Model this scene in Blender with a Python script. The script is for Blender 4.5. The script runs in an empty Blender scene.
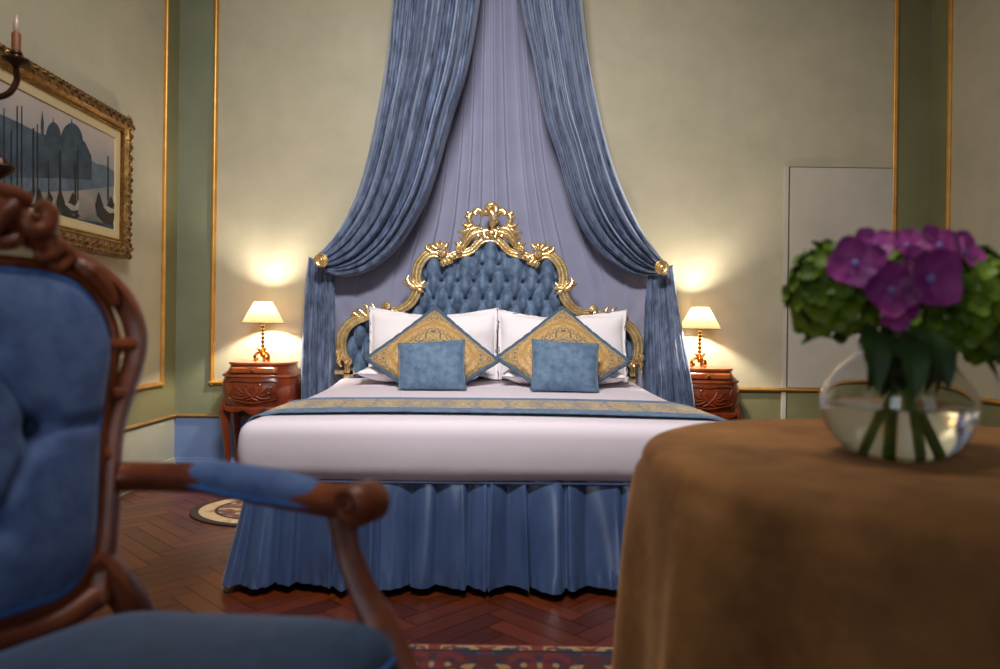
import bpy, bmesh, math, random
import numpy as np
from mathutils import Vector, Matrix

random.seed(7)
PI = math.pi
sc = bpy.context.scene
C = sc.collection

# ------------------------------------------------------------------ camera frame
F, U0, V0, H = 734.0, 490.0, 329.0, 1.0
ROLL = math.radians(0.75)
def unroll(u, v):
    du, dv = u - 500.0, v - 334.5
    c, s = math.cos(ROLL), math.sin(ROLL)
    return 500.0 + du * c + dv * s, 334.5 - du * s + dv * c
def P(u, v, Y):
    """the point at distance Y in front of the camera that is seen at pixel (u, v)"""
    a, b = unroll(u, v)
    return Vector(((a - U0) / F * Y, Y, H - (b - V0) / F * Y))
def PX(u, v, X):
    """the point on the plane x = X seen at pixel (u, v)"""
    a, b = unroll(u, v)
    Y = X * F / (a - U0)
    return Vector((X, Y, H - (b - V0) / F * Y))

YB = 5.0            # back wall
XL, XR = -2.14, 2.98
YF = -1.6
ZC = 3.9

# ------------------------------------------------------------------ materials
def nd(nt, t, **kw):
    n = nt.nodes.new(t)
    for k, v in kw.items():
        setattr(n, k, v)
    return n
def rgba(c): return (c[0], c[1], c[2], 1.0)
def hexc(h):
    h = h.lstrip('#')
    o = []
    for i in (0, 2, 4):
        x = int(h[i:i + 2], 16) / 255
        o.append(x / 12.92 if x <= .04045 else ((x + .055) / 1.055) ** 2.4)
    return tuple(o)
MATS = {}
def M(name, col, rough=.6, metal=0, sheen=0, noise=None, bump=None, col2=None, stretch=(1, 1, 1), spec=.5, aniso=0, sheen_tint=None, coat=0):
    """principled material; noise=(scale, detail) mixes col and col2; bump=(scale, strength)"""
    m = bpy.data.materials.new(name); m.use_nodes = True
    nt = m.node_tree; b = nt.nodes['Principled BSDF']
    b.inputs['Base Color'].default_value = rgba(col)
    b.inputs['Roughness'].default_value = rough
    b.inputs['Metallic'].default_value = metal
    b.inputs['Specular IOR Level'].default_value = spec
    b.inputs['Coat Weight'].default_value = coat
    if sheen:
        b.inputs['Sheen Weight'].default_value = sheen
        b.inputs['Sheen Roughness'].default_value = .35
        b.inputs['Sheen Tint'].default_value = rgba(sheen_tint or (1, 1, 1))
    tc = mp = None
    if noise or bump:
        tc = nd(nt, 'ShaderNodeTexCoord'); mp = nd(nt, 'ShaderNodeMapping')
        mp.inputs['Scale'].default_value = stretch
        nt.links.new(tc.outputs['Object'], mp.inputs['Vector'])
    if noise:
        n = nd(nt, 'ShaderNodeTexNoise'); n.inputs['Scale'].default_value = noise[0]; n.inputs['Detail'].default_value = noise[1]
        n.inputs['Roughness'].default_value = .6
        nt.links.new(mp.outputs[0], n.inputs['Vector'])
        r = nd(nt, 'ShaderNodeValToRGB')
        r.color_ramp.elements[0].position = .32; r.color_ramp.elements[1].position = .68
        r.color_ramp.elements[0].color = rgba(col); r.color_ramp.elements[1].color = rgba(col2 or col)
        nt.links.new(n.outputs['Fac'], r.inputs['Fac'])
        nt.links.new(r.outputs['Color'], b.inputs['Base Color'])
    if bump:
        n2 = nd(nt, 'ShaderNodeTexNoise'); n2.inputs['Scale'].default_value = bump[0]; n2.inputs['Detail'].default_value = 4
        nt.links.new(mp.outputs[0], n2.inputs['Vector'])
        bp = nd(nt, 'ShaderNodeBump'); bp.inputs['Strength'].default_value = bump[1]; bp.inputs['Distance'].default_value = .01
        nt.links.new(n2.outputs['Fac'], bp.inputs['Height'])
        nt.links.new(bp.outputs['Normal'], b.inputs['Normal'])
    MATS[name] = m
    return m

m_panel = M('venetian_plaster', hexc('#a19b85'), .5, noise=(4.5, 10), col2=hexc('#aca48e'), bump=(5, .12), spec=.4)
m_panel_door = M('door_plaster', hexc('#a8a195'), .5, noise=(2.6, 8), col2=hexc('#b4ada1'), bump=(5, .1), spec=.4)
m_green = M('sage_paint', hexc('#6b6947'), .55, noise=(3, 6), col2=hexc('#757252'), bump=(6, .08))
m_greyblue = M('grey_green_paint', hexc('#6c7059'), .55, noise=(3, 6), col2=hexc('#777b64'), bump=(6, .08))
m_dado_blue = M('blue_dado', hexc('#6279a8'), .5, noise=(3, 6), col2=hexc('#6f86b2'), bump=(6, .06))  # bluer tone of the back wall's lower left band and its baseboard
m_dado_pale = M('pale_dado_paint', hexc('#9d9d8c'), .55, noise=(3, 6), col2=hexc('#aaa998'), bump=(6, .06))
m_goldtrim = M('gold_trim', hexc('#b5823a'), .4, metal=.6, noise=(9, 4), col2=hexc('#cb9c50'))
m_browntrim = M('brown_gilt_trim', hexc('#8a6a38'), .45, metal=.35, noise=(9, 4), col2=hexc('#a07f48'))
m_seam = M('door_seam', hexc('#4b443c'), .8)
m_ceiling = M('ceiling_paint', hexc('#b9b2a4'), .8)
m_gold = M('gilded_carving', hexc('#d6aa62'), .26, metal=.8, noise=(28, 4), col2=hexc('#f4deae'), bump=(60, .2))
m_brass = M('polished_brass', hexc('#c9953a'), .22, metal=1)
m_velvet = M('blue_velvet', hexc('#394b66'), .6, sheen=1, sheen_tint=hexc('#b9c8de'), noise=(16, 8), col2=hexc('#6c829f'), bump=(90, .15), spec=.25)
m_drape = M('drape_velvet', hexc('#2b3750'), .52, sheen=.7, sheen_tint=hexc('#b4c1da'), noise=(24, 9), col2=hexc('#69799a'), bump=(70, .12), stretch=(1, 1, .35), spec=.35)
m_lining = M('blue_lining', hexc('#80829c'), .6, sheen=.3, noise=(3, 3), col2=hexc('#898ba5'), spec=.3)
m_satin = M('blue_satin', hexc('#35466a'), .25, sheen=.25, sheen_tint=hexc('#a8bde6'), noise=(14, 5), col2=hexc('#40547c'), stretch=(1, 1, .25), spec=.7)
m_sheet = M('white_sheet', hexc('#d6ccd8'), .7, sheen=.2, bump=(7, .25), spec=.3)
m_top = M('ivory_sheet', hexc('#e2d8d2'), .75, sheen=.2, bump=(9, .2), spec=.3)
m_pillow = M('pillow_cotton', hexc('#e6e0e6'), .75, sheen=.2, bump=(8, .55), spec=.3)
m_cushion = M('cushion_velvet', hexc('#445a74'), .7, sheen=1, sheen_tint=hexc('#aec4dd'), noise=(22, 8), col2=hexc('#667e98'), bump=(60, .2), spec=.25)
m_piping = M('blue_piping', hexc('#2f5c9c'), .55, noise=(50, 3), col2=hexc('#3f70b2'))
m_rope = M('blue_braid', hexc('#2f465c'), .7, noise=(80, 3), col2=hexc('#4d667e'), bump=(110, .8))
m_wood = M('mahogany', hexc('#5a200c'), .28, noise=(9, 7), col2=hexc('#8a3a18'), stretch=(1, 1, .3), coat=.4, spec=.5)
m_woodlight = M('mahogany_edge', hexc('#7a3514'), .28, noise=(9, 7), col2=hexc('#a4552a'), coat=.4)
m_chairwood = M('walnut_carved', hexc('#56240f'), .42, noise=(12, 7), col2=hexc('#88431f'), coat=.08)
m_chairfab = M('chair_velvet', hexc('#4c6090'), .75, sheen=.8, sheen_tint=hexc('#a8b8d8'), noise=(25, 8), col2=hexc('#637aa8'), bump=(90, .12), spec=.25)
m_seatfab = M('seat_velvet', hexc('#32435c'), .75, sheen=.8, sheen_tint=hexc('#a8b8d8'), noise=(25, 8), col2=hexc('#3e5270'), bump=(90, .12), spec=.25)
m_cloth = M('brown_suede', hexc('#664227'), .85, sheen=.5, sheen_tint=hexc('#c99a68'), noise=(6, 8), col2=hexc('#96683c'), bump=(40, .15), spec=.2)
m_petal_g = M('green_florets', hexc('#2c4808'), .5, noise=(12, 3), col2=hexc('#86a528'), spec=.35)
m_petal_p = M('purple_petals', hexc('#72196c'), .5, noise=(14, 3), col2=hexc('#b04696'), sheen=.2, spec=.4)
m_petal_c = M('floret_eye', hexc('#8f82c4'), .5)
m_leaf = M('dark_leaf', hexc('#162a08'), .45, noise=(14, 3), col2=hexc('#2a4a12'))
m_stem = M('green_stem', hexc('#4f701e'), .5, noise=(20, 3), col2=hexc('#7c9a38'))
m_frame = M('picture_gilt', hexc('#5c4226'), .36, metal=.8, noise=(24, 5), col2=hexc('#9c7846'), bump=(40, .3))
m_liner = M('cream_liner', hexc('#b9a47a'), .7)
m_candle = M('candle_sleeve', hexc('#6a3818'), .6)
m_bulb = M('frosted_bulb', hexc('#a08a78'), .3)
m_bronze = M('dark_bronze', hexc('#3a2312'), .4, metal=.6)

m_lampstem = M('antique_brass', hexc('#7a5a2c'), .3, metal=.9)
def glass_mat(name, col, ior, rough=0):
    m = bpy.data.materials.new(name); m.use_nodes = True
    nt = m.node_tree; b = nt.nodes['Principled BSDF']
    b.inputs['Base Color'].default_value = rgba(col); b.inputs['Roughness'].default_value = rough
    b.inputs['IOR'].default_value = ior; b.inputs['Transmission Weight'].default_value = 1
    return m
m_glass = glass_mat('clear_glass', (.97, .98, .97), 1.46)
m_water = glass_mat('water', (.95, .96, .92), 1.33)
m_crystal = glass_mat('cut_crystal', (.95, .9, .82), 1.5, .05)

def shade_mat():
    m = bpy.data.materials.new('pleated_shade_silk'); m.use_nodes = True
    nt = m.node_tree
    for n in list(nt.nodes): nt.nodes.remove(n)
    out = nd(nt, 'ShaderNodeOutputMaterial'); mix = nd(nt, 'ShaderNodeMixShader'); mix.inputs[0].default_value = .5
    d = nd(nt, 'ShaderNodeBsdfDiffuse'); t = nd(nt, 'ShaderNodeBsdfTranslucent')
    d.inputs[0].default_value = rgba(hexc('#c9bb98')); t.inputs[0].default_value = rgba(hexc('#574a33'))
    nt.links.new(d.outputs[0], mix.inputs[1]); nt.links.new(t.outputs[0], mix.inputs[2]); nt.links.new(mix.outputs[0], out.inputs[0])
    return m
m_shade = shade_mat()

def math_n(nt, op, a, b=None, clamp=False):
    n = nd(nt, 'ShaderNodeMath', operation=op); n.use_clamp = clamp
    for i, x in enumerate((a, b)):
        if x is None: continue
        if isinstance(x, (int, float)): n.inputs[i].default_value = x
        else: nt.links.new(x, n.inputs[i])
    return n.outputs[0]
def mixcol(nt, fac, a, b):
    n = nd(nt, 'ShaderNodeMix', data_type='RGBA')
    nt.links.new(fac, n.inputs[0]) if not isinstance(fac, (int, float)) else setattr(n.inputs[0], 'default_value', fac)
    for i, x in ((6, a), (7, b)):
        if isinstance(x, tuple): n.inputs[i].default_value = rgba(x)
        else: nt.links.new(x, n.inputs[i])
    return n.outputs[2]

def brocade(name, gold, gold2, line, scale, mirror=True, freq=5.0, wid=.16, tile=1):
    """gold damask: foliage outlines drawn from contour lines of a mirrored noise field"""
    m = bpy.data.materials.new(name); m.use_nodes = True
    nt = m.node_tree; b = nt.nodes['Principled BSDF']
    tc = nd(nt, 'ShaderNodeTexCoord'); sx = nd(nt, 'ShaderNodeSeparateXYZ'); nt.links.new(tc.outputs['UV'], sx.inputs[0])
    uy = math_n(nt, 'ABSOLUTE', math_n(nt, 'SUBTRACT', sx.outputs[1], .5))
    if mirror: ux = math_n(nt, 'ABSOLUTE', math_n(nt, 'SUBTRACT', sx.outputs[0], .5))
    else: ux = math_n(nt, 'PINGPONG', math_n(nt, 'MULTIPLY', sx.outputs[0], tile), .5)
    cx = nd(nt, 'ShaderNodeCombineXYZ')
    if mirror:
        # symmetric about the diagonals, so each corner carries the same spray
        nt.links.new(math_n(nt, 'ADD', ux, uy), cx.inputs[0]); nt.links.new(math_n(nt, 'ABSOLUTE', math_n(nt, 'SUBTRACT', ux, uy)), cx.inputs[1])
    else:
        nt.links.new(ux, cx.inputs[0]); nt.links.new(uy, cx.inputs[1])
    def contour(sc_, fq, w_, det=1.0, dist=.9, z=0):
        mp = nd(nt, 'ShaderNodeMapping'); mp.inputs['Location'].default_value = (0, 0, z); nt.links.new(cx.outputs[0], mp.inputs[0])
        n = nd(nt, 'ShaderNodeTexNoise'); n.inputs['Scale'].default_value = sc_; n.inputs['Detail'].default_value = det; n.inputs['Distortion'].default_value = dist
        nt.links.new(mp.outputs[0], n.inputs['Vector'])
        fr = math_n(nt, 'FRACT', math_n(nt, 'MULTIPLY', n.outputs['Fac'], fq))
        return math_n(nt, 'LESS_THAN', math_n(nt, 'ABSOLUTE', math_n(nt, 'SUBTRACT', fr, .5)), w_), n.outputs['Fac']
    ln, nf_ = contour(scale, freq, wid)
    tn_, nf2 = contour(scale * 1.3, 5, .22, z=3.3)
    g = mixcol(nt, tn_, gold, gold2)
    if mirror:
        r = math_n(nt, 'SQRT', math_n(nt, 'ADD', math_n(nt, 'MULTIPLY', ux, ux), math_n(nt, 'MULTIPLY', uy, uy)))
        rw = math_n(nt, 'ADD', r, math_n(nt, 'MULTIPLY', nf2, .05))
        rg = math_n(nt, 'LESS_THAN', math_n(nt, 'FRACT', math_n(nt, 'MULTIPLY', rw, 13)), .42)
        inb = math_n(nt, 'MULTIPLY', math_n(nt, 'GREATER_THAN', rw, .27), math_n(nt, 'LESS_THAN', rw, .385))
        g = mixcol(nt, math_n(nt, 'MULTIPLY', math_n(nt, 'MULTIPLY', rg, inb), .75), g, gold2)
        zone = math_n(nt, 'SUBTRACT', 1.0, inb)
        edge = math_n(nt, 'LESS_THAN', math_n(nt, 'MAXIMUM', ux, uy), .465)
        lm = math_n(nt, 'MULTIPLY', math_n(nt, 'MULTIPLY', math_n(nt, 'MULTIPLY', ln, zone), edge), .85)
    else:
        lm = math_n(nt, 'MULTIPLY', ln, .9)
    c = mixcol(nt, lm, g, line)
    nt.links.new(c, b.inputs['Base Color'])
    b.inputs['Roughness'].default_value = .5; b.inputs['Sheen Weight'].default_value = .4
    b.inputs['Specular IOR Level'].default_value = .4
    bp = nd(nt, 'ShaderNodeBump'); bp.inputs['Strength'].default_value = .4; bp.inputs['Distance'].default_value = .003
    nt.links.new(lm, bp.inputs['Height']); nt.links.new(bp.outputs['Normal'], b.inputs['Normal'])
    return m
m_brocade = brocade('gold_brocade', hexc('#bd9c66'), hexc('#a17c49'), hexc('#3c494e'), 9, freq=7, wid=.2)
m_runner = brocade('runner_brocade', hexc('#c2a877'), hexc('#a58a58'), hexc('#4c5a74'), 6.0, mirror=False, freq=6, tile=4.0)

# ------------------------------------------------------------------ mesh builder
class MB:
    def __init__(s): s.v, s.f, s.mi, s.uv = [], [], [], {}
    def add(s, vs, fs, mi=0, uvs=None):
        b = len(s.v); s.v.extend(Vector(v) for v in vs)
        for f in fs: s.f.append(tuple(b + i for i in f)); s.mi.append(mi)
        if uvs:
            for i, u in enumerate(uvs): s.uv[b + i] = u
        return s
    def grid(s, fn, nu, nv, mi=0, closeu=False, closev=False, flip=False, matfn=None):
        vs, uvs = [], []
        for j in range(nv + (0 if closev else 1)):
            for i in range(nu + (0 if closeu else 1)):
                a, b = i / nu, j / nv
                vs.append(fn(a, b)); uvs.append((a, b))
        w = nu + (0 if closeu else 1); h = nv + (0 if closev else 1)
        base = len(s.v); s.v.extend(Vector(v) for v in vs)
        for i, u in enumerate(uvs): s.uv[base + i] = u
        for j in range(nv):
            for i in range(nu):
                q = (base + j * w + i, base + j * w + (i + 1) % w, base + ((j + 1) % h) * w + (i + 1) % w, base + ((j + 1) % h) * w + i)
                s.f.append(q[::-1] if flip else q); s.mi.append(matfn((i + .5) / nu, (j + .5) / nv) if matfn else mi)
        return s
    def loft(s, rings, mi=0, cap=True):
        n = len(rings[0]); base = len(s.v)
        for r in rings: s.v.extend(Vector(p) for p in r)
        for j in range(len(rings) - 1):
            for i in range(n):
                s.f.append((base + j * n + i, base + j * n + (i + 1) % n, base + (j + 1) * n + (i + 1) % n, base + (j + 1) * n + i)); s.mi.append(mi)
        if cap:
            s.f.append(tuple(base + i for i in range(n))[::-1]); s.mi.append(mi)
            s.f.append(tuple(base + (len(rings) - 1) * n + i for i in range(n))); s.mi.append(mi)
        return s
    def tube(s, pts, rad, sides=10, mi=0, flat=None, groove=0, cap=True, ref=None):
        """sweep a round (or flattened / grooved) section along pts; rad a number or one per point; flat=(axis, factor)"""
        pts = [Vector(p) for p in pts]; n = len(pts)
        rad = [rad] * n if isinstance(rad, (int, float)) else list(rad)
        if len(rad) != n:
            rad = list(np.interp(np.linspace(0, 1, n), np.linspace(0, 1, len(rad)), rad))
        t0 = (pts[1] - pts[0]).normalized()
        nrm = Vector(ref) if ref else (Vector((0, 0, 1)) if abs(t0.z) < .9 else Vector((1, 0, 0)))
        rings = []
        for i in range(n):
            t = (pts[min(i + 1, n - 1)] - pts[max(i - 1, 0)])
            if t.length < 1e-9: t = t0
            t.normalize(); nrm = nrm - t * nrm.dot(t)
            if nrm.length < 1e-6: nrm = t.orthogonal()
            nrm.normalize(); bi = t.cross(nrm)
            ring = []
            for k in range(sides):
                a = 2 * PI * k / sides
                rr = rad[i] * (1 + groove * math.cos(4 * a))
                o = nrm * (math.cos(a) * rr) + bi * (math.sin(a) * rr)
                if flat: ax, fc = flat; o = o - Vector(ax) * (o.dot(Vector(ax)) * (1 - fc))
                ring.append(pts[i] + o)
            rings.append(ring)
        return s.loft(rings, mi, cap)
    def lathe(s, prof, n=24, c=(0, 0, 0), mi=0, cap=True, wob=None):
        rings = []
        for (r, z) in prof:
            rings.append([(c[0] + r * (wob(k) if wob else 1) * math.cos(2 * PI * k / n), c[1] + r * (wob(k) if wob else 1) * math.sin(2 * PI * k / n), c[2] + z) for k in range(n)])
        return s.loft(rings, mi, cap)
    def ball(s, c, r, n=12, sc_=(1, 1, 1), mi=0):
        m = max(6, n // 2 + 2)
        prof = [(math.sin(PI * (i + .02) / (m + .04)) * r, -math.cos(PI * (i + .02) / (m + .04)) * r) for i in range(m + 1)]
        rings = [[(c[0] + rr * math.cos(2 * PI * k / n) * sc_[0], c[1] + rr * math.sin(2 * PI * k / n) * sc_[1], c[2] + z * sc_[2]) for k in range(n)] for rr, z in prof]
        return s.loft(rings, mi)
    def box(s, lo, hi, mi=0):
        x0, y0, z0 = lo; x1, y1, z1 = hi
        return s.add([(x0, y0, z0), (x1, y0, z0), (x1, y1, z0), (x0, y1, z0), (x0, y0, z1), (x1, y0, z1), (x1, y1, z1), (x0, y1, z1)],
                     [(0, 3, 2, 1), (4, 5, 6, 7), (0, 1, 5, 4), (1, 2, 6, 5), (2, 3, 7, 6), (3, 0, 4, 7)], mi)
    def rbox(s, hx, hy, hz, r, n=(10, 10, 6), c=(0, 0, 0), mi=0, deform=None):
        h = Vector((hx, hy, hz)); vs = {}; 
        def vid(p):
            k = (round(p[0], 5), round(p[1], 5), round(p[2], 5))
            if k not in vs:
                q = Vector(p); inn = Vector([max(-(h[i] - r), min(h[i] - r, q[i])) for i in range(3)])
                d = q - inn
                if d.length > 1e-9: q = inn + d.normalized() * r
                if deform: q = deform(q)
                vs[k] = len(s.v); s.v.append(q + Vector(c))
            return vs[k]
        def lin(hh, m):
            a = list(np.linspace(-(hh - r), hh - r, m)); e = [r * (1 - math.cos(x)) for x in np.linspace(0, PI / 2, 5)]
            return [-hh + x for x in e[:-1]] + a + [hh - x for x in e[:-1]][::-1]
        L = [lin(h[i], n[i]) for i in range(3)]
        for ax in range(3):
            a, b = (ax + 1) % 3, (ax + 2) % 3
            for sg in (-1, 1):
                for i in range(len(L[a]) - 1):
                    for j in range(len(L[b]) - 1):
                        q = []
                        for (x, y) in ((i, j), (i + 1, j), (i + 1, j + 1), (i, j + 1)):
                            p = [0, 0, 0]; p[ax] = sg * h[ax]; p[a] = L[a][x]; p[b] = L[b][y]; q.append(vid(p))
                        if len(set(q)) == 4:
                            s.f.append(tuple(q if sg > 0 else q[::-1])); s.mi.append(mi)
        return s
    def move(s, o):
        o = Vector(o); s.v = [v + o for v in s.v]; return s
    def xf(s, mat): s.v = [mat @ v for v in s.v]; return s

def part(name, mb, mats, parent=None, smooth=True, label=None, angle=40):
    me = bpy.data.meshes.new(name); me.from_pydata([tuple(v) for v in mb.v], [], mb.f)
    if not isinstance(mats, (list, tuple)): mats = [mats]
    for m in mats: me.materials.append(m)
    for p, mi in zip(me.polygons, mb.mi): p.material_index = mi; p.use_smooth = smooth
    if mb.uv:
        ul = me.uv_layers.new(name='UVMap')
        for l in me.loops: ul.data[l.index].uv = mb.uv.get(l.vertex_index, (0, 0))
    me.validate(); me.update()
    if smooth and angle is not None: me.set_sharp_from_angle(angle=math.radians(angle))
    o = bpy.data.objects.new(name, me); C.objects.link(o)
    if parent is not None: o.parent = parent
    if label: o['label'] = label
    return o
def tag(o, label, cat, group=None, kind=None):
    o['label'] = label; o['category'] = cat
    if group: o['group'] = group
    if kind: o['kind'] = kind
    return o
def thing(name, label, cat, loc=(0, 0, 0), rotz=0, group=None):
    o = bpy.data.objects.new(name, None); C.objects.link(o); o.location = loc; o.rotation_euler = (0, 0, rotz)
    o.empty_display_size = .1
    return tag(o, label, cat, group)
def struct(name, mb, mats, label=None, smooth=False):
    o = part(name, mb, mats, None, smooth); o['kind'] = 'structure'
    if label: o['label'] = label
    return o
def copy_tree(o, parent=None):
    c = o.copy(); C.objects.link(c)
    if parent is not None: c.parent = parent
    for ch in list(o.children):
        copy_tree(ch, c)
    return c
def mod(o, t, **kw):
    m = o.modifiers.new(t.lower(), t)
    for k, v in kw.items(): setattr(m, k, v)
    return m
def spline(pts, n=8, closed=False):
    pts = [Vector(p) for p in pts]; out = []
    N = len(pts)
    rng = range(N if closed else N - 1)
    for i in rng:
        g = lambda k: pts[k % N] if closed else pts[max(0, min(N - 1, k))]
        p0, p1, p2, p3 = g(i - 1), g(i), g(i + 1), g(i + 2)
        for k in range(n):
            t = k / n; t2, t3 = t * t, t * t * t
            out.append(.5 * ((2 * p1) + (-p0 + p2) * t + (2 * p0 - 5 * p1 + 4 * p2 - p3) * t2 + (-p0 + 3 * p1 - 3 * p2 + p3) * t3))
    if not closed: out.append(pts[-1])
    return out
def resample(pts, n):
    pts = [Vector(p) for p in pts]; L = [0]
    for a, b in zip(pts, pts[1:]): L.append(L[-1] + (b - a).length)
    out = []
    for t in np.linspace(0, L[-1], n):
        k = min(len(L) - 2, max(0, int(np.searchsorted(L, t)) - 1)); d = L[k + 1] - L[k]
        out.append(pts[k].lerp(pts[k + 1], (t - L[k]) / d if d > 1e-9 else 0))
    return out
def vnoise(seed):
    rs = np.random.RandomState(seed); k = [(rs.uniform(-1, 1, 3), rs.uniform(0, 6.28)) for _ in range(10)]
    def f(x, y=0, z=0, s=1.0):
        return sum(math.sin((d[0] * x + d[1] * y + d[2] * z) * s * 3 + p) for d, p in k) / 5
    return f
nz = vnoise(3)
def spiral(c, r0, turns, a0, ax, ay, shrink=.25, n=22, sgn=1):
    """points of a volute that winds inwards in the plane of ax, ay"""
    out = []
    for i in range(n + 1):
        t = i / n; a = a0 + sgn * turns * 2 * PI * t; r = r0 * (1 - t * (1 - shrink))
        out.append(Vector(c) + Vector(ax) * (math.cos(a) * r) + Vector(ay) * (math.sin(a) * r))
    return out

# ================================================================== THE ROOM
def wall_cells(us, vs, matfn, place, flip=False):
    mb = MB()
    for i in range(len(us) - 1):
        for j in range(len(vs) - 1):
            q = [place(us[i], vs[j]), place(us[i + 1], vs[j]), place(us[i + 1], vs[j + 1]), place(us[i], vs[j + 1])]
            mb.add(q, [(3, 2, 1, 0) if flip else (0, 1, 2, 3)], matfn((us[i] + us[i + 1]) / 2, (vs[j] + vs[j + 1]) / 2))
    return mb
Z_RAIL, Z_PAN, Z_PTOP = .385, .612, 3.5
XPL, XPR = -1.888, 2.742           # the gold moulding of the back wall's big panel
YPN = 4.78                          # where the side walls' panels end
XSPLIT = -1.0
def back_mat(x, z):
    if XPL < x < XPR and z > Z_PAN: return 0
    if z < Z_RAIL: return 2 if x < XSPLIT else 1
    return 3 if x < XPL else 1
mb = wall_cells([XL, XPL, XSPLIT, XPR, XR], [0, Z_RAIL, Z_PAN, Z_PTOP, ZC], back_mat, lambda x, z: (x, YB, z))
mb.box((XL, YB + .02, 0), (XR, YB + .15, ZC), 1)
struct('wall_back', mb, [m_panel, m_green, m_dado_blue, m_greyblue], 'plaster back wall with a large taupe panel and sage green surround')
def left_mat(y, z):
    if y < YPN and z > Z_PAN: return 0
    if z < Z_RAIL: return 2
    return 1
YW0, YW1 = -1.2, 2.4
mb = wall_cells([YF, .5, YPN, YB], [0, Z_RAIL, Z_PAN, Z_PTOP, ZC], left_mat, lambda y, z: (XL, y, z), flip=True)
mb.box((XL - .15, YF, 0), (XL - .02, YB + .15, ZC), 1)
struct('wall_left', mb, [m_panel, m_green, m_dado_pale], 'left wall with taupe plaster panel in a green border')
mb = wall_cells([YF, .5, YPN, YB], [0, Z_RAIL, Z_PAN, Z_PTOP, ZC], left_mat, lambda y, z: (XR, y, z), flip=False)
mb.box((XR + .02, YF, 0), (XR + .15, YB + .15, ZC), 1)
struct('wall_right', mb, [m_panel, m_green, m_green], 'right wall with taupe plaster panel in a green border')
# front wall, behind the camera, with two tall openings added for the fill lights
mb = MB()
WX = [(-1.6, -.5), (1.3, 2.4)]
xs = [XL - .15, WX[0][0], WX[0][1], WX[1][0], WX[1][1], XR + .15]
for k in range(5):
    if k in (1, 3):
        mb.box((xs[k], YF - .15, 0), (xs[k + 1], YF, .7)); mb.box((xs[k], YF - .15, 3.0), (xs[k + 1], YF, ZC))
    else:
        mb.box((xs[k], YF - .15, 0), (xs[k + 1], YF, ZC))
struct('wall_front', mb, m_panel)
mb = MB().box((XL - .15, YF - .15, ZC), (XR + .15, YB + .15, ZC + .12))
struct('ceiling', mb, m_ceiling)

# herringbone parquet: every block its own quad with its own tone
def floor_mat():
    m = bpy.data.materials.new('herringbone_parquet'); m.use_nodes = True
    nt = m.node_tree; b = nt.nodes['Principled BSDF']
    at = nd(nt, 'ShaderNodeAttribute', attribute_name='tone')
    uv = nd(nt, 'ShaderNodeUVMap', uv_map='UVMap'); mp = nd(nt, 'ShaderNodeMapping'); mp.inputs['Scale'].default_value = (1.2, 22, 1)
    nt.links.new(uv.outputs[0], mp.inputs[0])
    n = nd(nt, 'ShaderNodeTexNoise'); n.inputs['Scale'].default_value = 2.2; n.inputs['Detail'].default_value = 6; nt.links.new(mp.outputs[0], n.inputs['Vector'])
    f = math_n(nt, 'ADD', math_n(nt, 'ADD', math_n(nt, 'MULTIPLY', at.outputs['Fac'], .5), .12), math_n(nt, 'MULTIPLY', math_n(nt, 'SUBTRACT', n.outputs['Fac'], .5), .7), clamp=True)
    r = nd(nt, 'ShaderNodeValToRGB')
    r.color_ramp.elements[0].color = rgba(hexc('#381405')); r.color_ramp.elements[1].color = rgba(hexc('#6e3213'))
    e = r.color_ramp.elements.new(.5); e.color = rgba(hexc('#57240c'))
    nt.links.new(f, r.inputs['Fac']); nt.links.new(r.outputs['Color'], b.inputs['Base Color'])
    b.inputs['Roughness'].default_value = .33; b.inputs['Specular IOR Level'].default_value = .45
    return m
m_floor = floor_mat()
m_gap = M('parquet_joint', hexc('#230c05'), .7)
me = bpy.data.meshes.new('floor'); vs, fs, tones, uvs, mis = [], [], [], [], []
W, Lb = .082, .41
R45 = Matrix.Rotation(PI / 4, 2)
off = Vector((.35, 2.0))
for i in range(-70, 71):
    for j in range(-14, 15):
        for k in range(2):
            ox, oy = i * W + j * Lb, i * W - j * Lb
            if k == 0: a, b_, c_, d_ = ox, oy, ox + Lb, oy + W
            else: a, b_, c_, d_ = ox + Lb, oy + W - Lb, ox + Lb + W, oy + W
            g = .0016
            q = [R45 @ Vector(p) + off for p in ((a + g, b_ + g), (c_ - g, b_ + g), (c_ - g, d_ - g), (a + g, d_ - g))]
            cx = sum(p.x for p in q) / 4; cy = sum(p.y for p in q) / 4
            if not (XL - .4 < cx < XR + .4 and YF - .4 < cy < YB + .4): continue
            base = len(vs); vs += [(p.x, p.y, 0) for p in q]; fs.append((base, base + 1, base + 2, base + 3)); mis.append(0)
            t = random.random(); tones.append(t); o = random.random() * 20
            uvs += ([(o, o), (o + Lb, o), (o + Lb, o + W), (o, o + W)] if k == 0 else [(o, o), (o, o + W), (o + Lb, o + W), (o + Lb, o)])
nplank = len(fs)
base = len(vs); vs += [(XL - .15, YF - .15, -.003), (XR + .15, YF - .15, -.003), (XR + .15, YB + .15, -.003), (XL - .15, YB + .15, -.003)]
fs.append((base, base + 1, base + 2, base + 3)); mis.append(1); tones.append(0); uvs += [(0, 0)] * 4
b8 = len(vs); vs += [(XL - .15, YF - .15, -.1), (XR + .15, YF - .15, -.1), (XR + .15, YB + .15, -.1), (XL - .15, YB + .15, -.1)]
fs.append((b8, b8 + 3, b8 + 2, b8 + 1)); mis.append(1); tones.append(0); uvs += [(0, 0)] * 4
me.from_pydata(vs, [], fs); me.materials.append(m_floor); me.materials.append(m_gap)
for p, mi in zip(me.polygons, mis): p.material_index = mi
ul = me.uv_layers.new(name='UVMap')
for l in me.loops: ul.data[l.index].uv = uvs[l.vertex_index]
at = me.attributes.new('tone', 'FLOAT', 'FACE')
for i, t in enumerate(tones): at.data[i].value = t
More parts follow.
